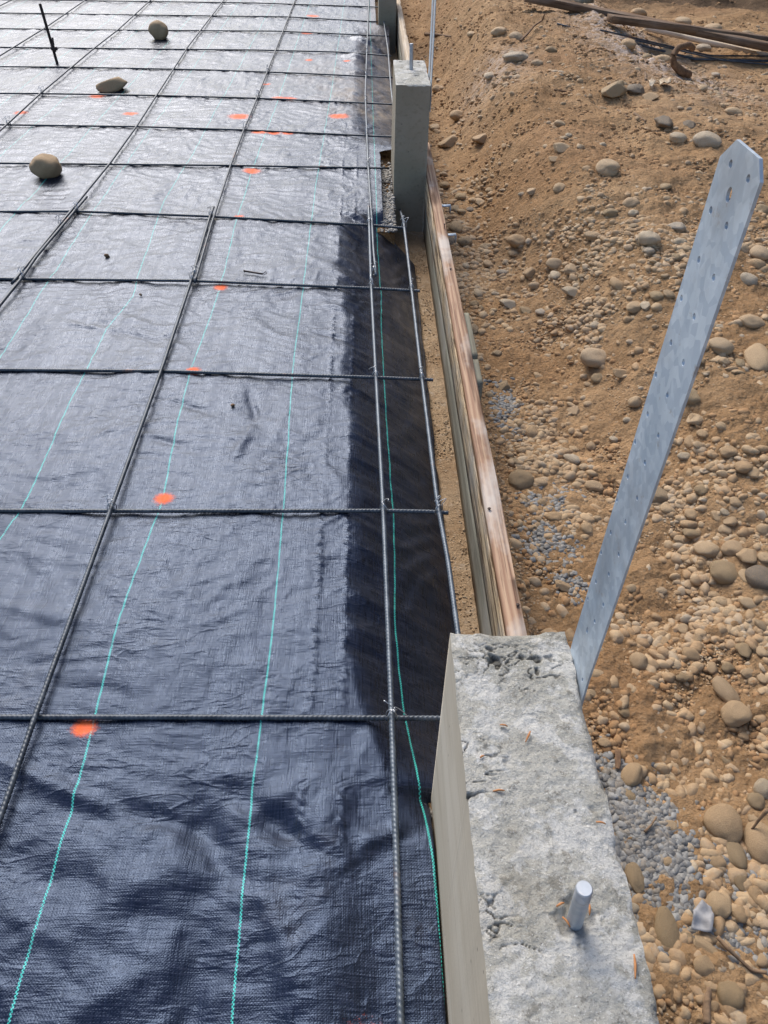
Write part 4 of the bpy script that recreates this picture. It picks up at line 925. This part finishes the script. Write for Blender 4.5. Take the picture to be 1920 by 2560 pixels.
# density of loose stones in the place: (x, y, rx, ry, weight)
BLOB = [(0.864, 0.934, 0.146, 0.151, 1.0), (0.785, 0.532, 0.1, 0.126, 0.9), (0.822, 0.795, 0.098, 0.092, 0.8), (0.589, -0.032, 0.073, 0.121, 0.8), (0.484, -0.126, 0.061, 0.059, 0.5), (1.023, 2.023, 0.129, 0.135, 1.0), (1.321, 2.01, 0.068, 0.348, 0.9), (0.789, 1.802, 0.13, 0.129, 0.6), (0.441, 3.042, 0.126, 0.384, 1.2), (0.413, 2.465, 0.083, 0.344, 0.9), (0.576, 2.275, 0.132, 0.191, 0.5), (0.491, 1.142, 0.082, 0.255, 0.7), (0.751, 2.098, 0.081, 0.104, 0.6), (0.858, 2.368, 0.483, 0.124, 0.5), (1.88, 4.078, 0.279, 0.939, 0.4), (0.818, 4.056, 0.342, 0.28, 0.4), (0.571, 0.182, 0.066, 0.072, 0.6), (0.637, 0.476, 0.076, 0.085, 0.7), (1.076, 1.46, 0.089, 0.133, 0.6)]
GBLOB = [(0.487, 0.026, 0.057, 0.082, 1.6), (0.493, -0.054, 0.043, 0.042, 0.9), (0.464, 0.134, 0.038, 0.058, 0.8), (0.571, -0.107, 0.056, 0.032, 0.7), (0.439, 0.213, 0.02, 0.046, 0.5), (0.449, 0.817, 0.052, 0.056, 1.0), (0.462, 0.728, 0.038, 0.057, 0.6), (0.473, 1.019, 0.057, 0.047, 0.5), (0.404, 1.381, 0.032, 0.091, 0.25), (0.417, 1.472, 0.027, 0.062, 0.35), (0.406, 1.553, 0.035, 0.047, 0.25), (0.613, -0.005, 0.036, 0.031, 0.3)]
def dens(x, y, B, base=0.):
    d = np.full_like(np.asarray(x, float), base)
    for bx_, by_, rx, ry, wt in B: d = d+wt*np.exp(-(((x-bx_)/rx)**2+((y-by_)/ry)**2))
    if B is BLOB: d = d*(1-.85*np.clip(dens(x, y, GBLOB), 0, 1))*(1-.75*sst(1.7, 2.9, y))
    return d
ZN = [(lambda x, y: y < .35 and x < .75, 'small tan stone lying by the grey gravel beside the near pier'),
      (lambda x, y: y < .75 and x >= .75, 'loose tan stone in the cobble scatter at the lower right'),
      (lambda x, y: x < .62 and y < 1.5, 'small tan stone on the trench floor outside the near form'),
      (lambda x, y: x < .62, 'small rounded stone in the narrow trench near the middle pier'),
      (lambda x, y: y < 1.5, 'loose tan stone in the cobble scatter behind the steel strap'),
      (lambda x, y: y < 3.0, 'loose tan stone on the dirt slope up to the right'),
      (lambda x, y: x < 1.4, 'small distant stone on the dirt berm'),
      (lambda x, y: True, 'small distant stone on the flat ground beyond the berm')]
named = [(s[0], s[1], max(s[2], s[3])) for s in STONES]
cnt = 0; placed = list(named)
while cnt < 108:
    y = -.3+8.3*random.random()**1.8; x = .34+(1.0+.42*max(0, y))*random.random()**.9
    if x > .55+.45*(y+.5)+.25: continue
    if random.random() > float(dens(x, y, BLOB, .10)): continue
    r = .010+.020*random.random()**2+.0016*max(0, y)
    if any((x-a)**2+(y-b)**2 < (c_+r)**2*.85 for a, b, c_ in placed): continue
    if x-r < .30 and y < 2.9: continue
    placed.append((x, y, r)); cnt += 1
    lab = next(l for f, l in ZN if f(x, y))
    place(LOWR[cnt % 10], (MST, MST, MST, MSO, MSP)[cnt % 5], x, y, r*random.uniform(.9, 1.35), r*random.uniform(.75, 1.0), r*random.uniform(.55, .8), random.uniform(0, 3.1), lab, group=lab.replace('small ', '').replace('loose ', '').replace(' stone', ' stones', 1), sink=.3)

# loose pebbles, far too many to count: one object each kind
def pebbles(name, label, n, B, base, size, mat, sub, seed, region, zf=None, sizepow=2.0):
    rs = np.random.RandomState(seed)
    bases = []
    for k in range(8):
        me = stone_mesh(60+k+seed, sub, 1.4 if k >= 2 else .3, .30)
        V = np.array([v.co[:] for v in me.vertices]); F = np.array([list(p.vertices) for p in me.polygons]); bases.append((V, F))
    X = []; Y = []
    while len(X) < n:
        m = n*3
        yy = region[2]+(region[3]-region[2])*rs.rand(m)**1.5; xx = region[0]+(region[1]-region[0])*rs.rand(m)
        ok = xx < .55+.50*(yy+.5)+.2
        nz = .5+.9*fbm(xx*5, yy*5, 2, seed+5)
        ok &= rs.rand(m) < dens(xx, yy, B, base)*np.clip(nz, .08, 1.4)
        X.extend(xx[ok]); Y.extend(yy[ok])
    X = np.array(X[:n]); Y = np.array(Y[:n]); Zt = terrain(X, Y) if zf is None else zf(X, Y)
    sz = (size[0]+(size[1]-size[0])*rs.rand(n)**sizepow)*(1+.05*np.maximum(0, Y-.6))
    ax = np.stack([sz*rs.uniform(.85, 1.4, n), sz*rs.uniform(.7, 1.05, n), sz*rs.uniform(.45, .85, n)], 1)
    rz = rs.rand(n)*6.28; rxx = rs.uniform(-.5, .5, n); kk = rs.randint(0, 8, n); tint = rs.rand(n)
    VV = []; FF = []; TT = []; o = 0
    for k in range(8):
        s = np.where(kk == k)[0]
        if not len(s): continue
        V, F = bases[k]; P = V[None]*ax[s][:, None, :]
        c, sn = np.cos(rxx[s])[:, None], np.sin(rxx[s])[:, None]
        y1 = P[..., 1]*c-P[..., 2]*sn; z1 = P[..., 1]*sn+P[..., 2]*c
        c, sn = np.cos(rz[s])[:, None], np.sin(rz[s])[:, None]
        x2 = P[..., 0]*c-y1*sn; y2 = P[..., 0]*sn+y1*c
        Q = np.stack([x2+X[s][:, None], y2+Y[s][:, None], z1+(Zt[s]+ax[s, 2]*.12)[:, None]], -1)
        VV.append(Q.reshape(-1, 3)); FF.append((F[None]+(np.arange(len(s))*len(V))[:, None, None]).reshape(-1, 3)+o); TT.append(np.repeat(tint[s], len(V))); o += Q.shape[0]*Q.shape[1]
    me = np_mesh(name, np.concatenate(VV), np.concatenate(FF)); fattr(me, 'tint', np.concatenate(TT))
    ob = link(name, me, mat); tag(ob, label, kind='stuff'); return ob
pebbles('loose_gravel', 'loose tan gravel and crumbs scattered over the dirt', 10500, BLOB, .045, (.0040, .0165), MPT, 2, 3, (.30, 4.2, -.45, 6.5))
pebbles('dirt_crumbs', 'fine crumbs of brown dirt over the slope', 60000, BLOB, .34, (.0014, .0048), MPT, 1, 4, (.30, 3.6, -.45, 5.0))
def footz(x, y): return np.full_like(x, ZF+.001)
pebbles('footing_grit', 'fine dirt crumbs and grit lying on the dusty footing', 2600, [(.2, 1.5, 5, 50, 1)], 0, (.0010, .0038), MPT, 1, 9, (.165, .232, .10, 2.88), zf=footz)
pebbles('dirt_clods', 'rough brown clods and broken crumbs of dug earth on the berm', 17000, [(.9, 3.4, 1.5, 3.2, .7)], .15, (.0035, .0125), MCL, 1, 12, (.30, 4.4, .2, 8.5), sizepow=2.2)
pebbles('dirt_clods', 'fine rough earth clods on the near dirt beside the trench', 9000, [(.5, .6, .6, 1.0, .6)], .2, (.0025, .0075), MCL, 1, 13, (.29, 1.9, -.4, 2.0), sizepow=1.8)
pebbles('pea_gravel', 'patches of rounded grey pea gravel beside the near pier and the form', 4200, GBLOB, 0, (.0045, .0098), MPG, 2, 5, (.28, .95, -.5, 2.2), sizepow=1)
def gapz(x, y): return np.full_like(x, -.040)
pebbles('bedding_gravel', 'dark bedding gravel in the gap between sheet and pier', 900, [(.06, -.2, .5, 5, 1)], 0, (.004, .008), MPG, 2, 6, (.02, .083, -.6, .08), zf=gapz, sizepow=1)
pebbles('bedding_gravel', 'dark bedding gravel in the gap beside the middle pier', 800, [(.06, 3, .5, 5, 1)], 0, (.004, .008), MPG, 2, 8, (.03, .096, 2.50, 3.36), zf=gapz, sizepow=1)

# ------------------------------------------------------------------ debris on the dirt
def zt(x, y): return float(terrain(x, y))
def plank(label, a, b, wd, th, mat, lift=.03, zs=None):
    (ax, ay), (bx_, by_) = a, b; L = math.hypot(bx_-ax, by_-ay)
    o = board('plank', label, -wd/2, wd/2, -L/2, L/2, 0, th, mat, 'plank', 'old planks lying on the far ground', wob=.003, seed=ax)
    za, zb = zs or (zt(ax, ay)+lift, zt(bx_, by_)+lift)
    o.location = ((ax+bx_)/2, (ay+by_)/2, (za+zb)/2)
    o.rotation_euler = Vector((bx_-ax, by_-ay, zb-za)).to_track_quat('Y', 'Z').to_euler()
    return o
plank('longest brown plank, farthest of those crossing the top right corner', (1.004, 5.405), (3.212, 5.007), .11, .04, MWB, zs=(.33, .036))
plank('darker shorter plank lying just this side of the longest plank', (1.498, 5.074), (3.153, 5.407), .09, .04, MWB, .02)
plank('narrow pale edged board beside the rebar bundle at the top right', (2.007, 5.884), (2.917, 4.998), .035, .03, MWP, .015)
plank('short grey board end at the picture top behind the longest plank', (1.244, 5.942), (1.464, 5.549), .12, .03, MWG, .01)
bar([(1.159, 4.981, zt(1.159, 4.981)+.015), ((1.159+3.021)/2, (4.981+5.094)/2, zt(2.090, 5.037)+.02), (3.021, 5.094, zt(3.021, 5.094)+.02)], 'thin dark bar lying on the ground, left start of the bundle below the planks', 'bundle of bars on the ground below the planks', False)
bar([(1.184, 4.958, zt(1.184, 4.958)+.015), ((1.184+3.029)/2, (4.958+5.149)/2, zt(2.106, 5.054)+.02), (3.029, 5.149, zt(3.029, 5.149)+.02)], 'second thin dark bar in the bundle below the planks', 'bundle of bars on the ground below the planks', False)
bar([(1.682, 5.021, zt(1.682, 5.021)+.015), ((1.682+2.835)/2, (5.021+5.011)/2, zt(2.259, 5.016)+.02), (2.835, 5.011, zt(2.835, 5.011)+.02)], 'short thin dark bar nearest the camera in the bundle below the planks', 'bundle of bars on the ground below the planks', False)
bar([(1.411, 4.899, zt(1.411, 4.899)+.015), ((1.411+3.004)/2, (4.899+5.278)/2, zt(2.208, 5.089)+.02), (3.004, 5.278, zt(3.004, 5.278)+.02)], 'thin dark bar in the bundle closest to the planks', 'bundle of bars on the ground below the planks', False)
def stick(pts, r, taper, mat, name, cat, label):
    P = [(x, y, zt(x, y)+(r*.7 if z == 'g' else z)) for x, y, z in pts]
    d = np.linspace(0, 1, len(P)); rr = None
    V, F = tube(P, [r*(1-(1-taper)*k)*(1+.12*math.sin(k*9)) for k in d], 8, 0, max(.004, r*.8))
    o = link(name, np_mesh(name, V, F), mat); tag(o, label, cat); return o
stick([(1.847, 4.417, 0.01), (1.782, 4.374, 0.03), (1.727, 4.373, 0.05), (1.709, 4.368, 0.09), (1.738, 4.385, 0.13), (1.813, 4.439, 0.14), (1.855, 4.478, 0.12)], 0.022, 0.7, MROOT, 'curved_root', 'root', 'curved brown root standing up on the far flat ground')
stick([(0.876, 4.592, 0.01), (0.944, 4.753, 0.03), (1.002, 4.888, 0.03), (1.068, 5.003, 0.04), (1.071, 4.964, 0.08)], 0.007, 0.5, MROOT, 'thin_root', 'root', 'thin dark root lying over the far berm')
stick([(1.43, 3.89, 'g'), (1.45, 3.987, 'g'), (1.527, 4.338, 'g')], 0.008, 0.5, MTWIG, 'twig', 'twig', 'pale twig upright near the dark rock pair on the flat ground')
stick([(1.568, 4.357, 'g'), (1.628, 4.628, 'g')], 0.008, 0.5, MROOT, 'twig', 'twig', 'short dark twig left of the curved root')
stick([(0.93, 3.77, 'g'), (0.996, 3.767, 'g'), (1.047, 3.797, 'g')], 0.006, 0.5, MROOT, 'twig', 'twig', 'short brown twig lying across the berm shoulder')
stick([(1.178, 3.439, 'g'), (1.194, 3.314, 'g')], 0.006, 0.5, MTWIG, 'wood_splinter', 'splinter', 'pale wood splinter left of the dark block stone')
stick([(1.238, 3.366, 'g'), (1.263, 3.255, 'g')], 0.008, 0.5, MTWIG, 'wood_splinter', 'splinter', 'broader wood splinter left of the dark block stone')
stick([(0.464, 6.715, 'g'), (0.533, 6.238, 'g'), (0.591, 5.818, 'g')], 0.012, 0.5, MROOT, 'thin_root', 'root', 'root crossing the trench beyond the middle pier')
stick([(0.65, 5.018, 'g'), (0.68, 5.105, 'g'), (0.697, 5.13, 'g')], 0.007, 0.5, MROOT, 'twig', 'twig', 'small dark twig on the berm flank near the far forms')
stick([(0.479, -0.221, 'g'), (0.489, -0.192, 'g'), (0.499, -0.173, 'g'), (0.509, -0.157, 'g')], 0.0065, 0.8, MTWIG, 'stick', 'stick', 'grey brown stick pointing up out of the bottom right corner')
stick([(0.533, -0.104, 0.02), (0.544, -0.122, 0.02), (0.561, -0.136, 0.012), (0.574, -0.149, 0.01), (0.595, -0.155, 0.015)], 0.0035, 0.8, MTWIG, 'stick', 'stick', 'long thin bent stick right of the metal scrap')
stick([(0.674, 0.085, 0.06), (0.666, 0.08, 0.04), (0.658, 0.073, 0.02)], 0.004, 0.5, MTWIG, 'stick', 'stick', 'short stick between the pale cobble and the largest boulder')
stick([(0.466, 0.071, 0.01), (0.479, 0.081, 0.012), (0.493, 0.096, 0.016)], 0.0026, 0.5, MTWIG, 'twig', 'twig', 'small brown twig on the top of the grey gravel patch')
stick([(0.799, 0.954, 'g'), (0.811, 0.967, 'g'), (0.818, 1.0, 'g'), (0.825, 1.035, 'g')], 0.0016, 0.5, MTWIG, 'rootlet', 'rootlet', 'fine pale rootlet curling in the cobble bed, left one')
stick([(0.91, 0.955, 'g'), (0.917, 0.926, 'g'), (0.92, 0.898, 'g')], 0.0016, 0.5, MTWIG, 'rootlet', 'rootlet', 'fine pale rootlet curling in the cobble bed, right one')
stick([(0.785, 0.84, 'g'), (0.789, 0.865, 'g'), (0.785, 0.897, 'g')], 0.0016, 0.5, MTWIG, 'rootlet', 'rootlet', 'fine pale rootlet above the olive oval stone')
stick([(0.844, 0.617, 'g'), (0.861, 0.605, 'g'), (0.881, 0.608, 'g')], 0.005, 0.5, MROOT, 'twig', 'twig', 'dark twig under the big grey cobble at the right edge')
stick([(0.757, 0.517, 'g'), (0.763, 0.5, 'g')], 0.0016, 0.5, MTWIG, 'rootlet', 'rootlet', 'short pale rootlet below the oval cobble pair')
stick([(0.54, 0.618, 'g'), (0.57, 0.624, 'g')], 0.002, 0.5, MTWIG, 'rootlet', 'rootlet', 'thin rootlet just right of the strap foot')
def needle(x0, y0, x1, y1, label):
    pts = [(x0, y0, H+.0030), ((x0+x1)/2+.0006, (y0+y1)/2+.0006, H+.0042), (x1, y1, H+.0030)]
    V, F = tube(pts, [.0008, .0014, .0006], 6, 0, .003); o = link('pine_needle', np_mesh('needle', V, F), MNEEDLE); tag(o, label, 'needle', 'dry needles on the near pier top')
needle(0.1650, -0.0599, 0.1571, -0.0741, 'orange pine needle lying slantwise on the pier top below the cracked patch')
needle(0.1121, -0.1338, 0.1252, -0.1333, 'short orange needle lying level near the left of the pier top')
needle(0.2173, -0.1697, 0.2273, -0.1721, 'brown needle at the right rim of the pier top')
needle(0.1024, -0.0935, 0.1076, -0.0907, 'tiny orange needle near the left rim of the pier top')
needle(0.2246, -0.2979, 0.2203, -0.3185, 'long red brown needle lying lengthwise near the right rim of the pier top')
needle(0.1922, -0.2525, 0.1900, -0.2629, 'orange needle standing beside the anchor bolt, right side')
needle(0.1593, -0.2545, 0.1677, -0.2509, 'yellow needle left of the anchor bolt foot')
needle(0.1635, -0.2641, 0.1692, -0.2736, 'yellow needle in front of the anchor bolt foot')
needle(0.1306, -0.0510, 0.1394, -0.0534, 'orange needle in the dark crack of the pier top')
def scrap(name, label, pts, mat, lift, crump, cat='scrap'):
    bm = bmesh.new(); vs = [bm.verts.new((x, y, zt(x, y)+lift)) for x, y in pts]; bm.faces.new(vs)
    bmesh.ops.triangulate(bm, faces=bm.faces); bmesh.ops.subdivide_edges(bm, edges=bm.edges, cuts=5, use_grid_fill=True)
    for v in bm.verts: v.co.z += crump*mnoise.noise(v.co*55)
    r = bmesh.ops.extrude_face_region(bm, geom=list(bm.faces)); bmesh.ops.translate(bm, verts=[v for v in r['geom'] if isinstance(v, bmesh.types.BMVert)], vec=(0, 0, .0012))
    bmesh.ops.recalc_face_normals(bm, faces=bm.faces); me = bpy.data.meshes.new(name); bm.to_mesh(me); bm.free()
    o = link(name, me, mat); tag(o, label, cat); return o
scrap('metal_scrap', 'torn grey sheet scrap lying on the grey gravel near the pier', [(0.506, -0.065), (0.527, -0.047), (0.541, -0.057), (0.538, -0.072), (0.526, -0.097), (0.496, -0.091)], MSCRAP, .020, .012)
scrap('paper_scrap', 'small white scrap on the far flat ground, left of two', [(1.401, 3.769), (1.44, 3.83), (1.432, 3.736), (1.407, 3.704)], MSP, .03, .02)
scrap('paper_scrap', 'small grey scrap on the far flat ground, right of two', [(1.466, 3.806), (1.528, 3.793), (1.493, 3.698), (1.446, 3.707)], MSP, .03, .02)
scrap('bark_flake', 'flat brown bark flake on the dirt beside the near pier', [(0.455, 0.237), (0.467, 0.239), (0.458, 0.204), (0.453, 0.196), (0.446, 0.199)], MROOT, .012, .006, 'bark flake')
# ------------------------------------------------------------------ unseen conifers added beyond the dig to darken the sheet's reflections
def added_conifers(spots):
    VV = []; n = 5200
    for k, (x, y, h, rd) in enumerate(spots):
        z0 = zt(x, y)-.1; rs = np.random.RandomState(k+300)
        t = rs.rand(n)**.8; zz = h*(.06+.94*t); R = rd*(1-t)**.8+.12
        lay = .72+.28*np.sin(zz*5.2+rs.rand(n)*.8); a = rs.rand(n)*6.283; rr = R*np.sqrt(rs.rand(n))*lay*(1+.22*np.sin(a*5+zz*2))
        c = np.stack([rr*np.cos(a)+x, rr*np.sin(a)+y, zz-.22*rr+z0], 1)
        L = .20+.18*rs.rand(n); out = np.stack([np.cos(a), np.sin(a), -.35+.5*rs.rand(n)], 1); side = np.stack([-np.sin(a), np.cos(a), .6*rs.rand(n)-.3], 1)
        VV.append(np.stack([c-side*L[:, None]*.3, c+out*L[:, None], c+side*L[:, None]*.3, c-out*L[:, None]*.4], 1).reshape(-1, 3))
    V = np.concatenate(VV); o = link('unseen_conifers', np_mesh('added_conifers', V, np.arange(len(V)).reshape(-1, 4)), MLEAF)
    tag(o, 'unseen dark conifers added beyond the dug earth to darken reflections in the sheet', kind='stuff')
added_conifers([(9.0, 1.0, 8, 2.2), (9.6, 4.2, 9, 2.3), (8.8, 7.2, 8.5, 2.2), (9.5, 10.2, 9.5, 2.4), (8.2, 13.2, 9, 2.3), (5.5, 14.5, 9.5, 2.4), (11.5, 2.6, 10, 2.6), (12, 6, 11, 2.6), (11.8, 9, 11, 2.6), (11, 12.5, 11, 2.6), (9.2, -2.2, 8, 2.2)])
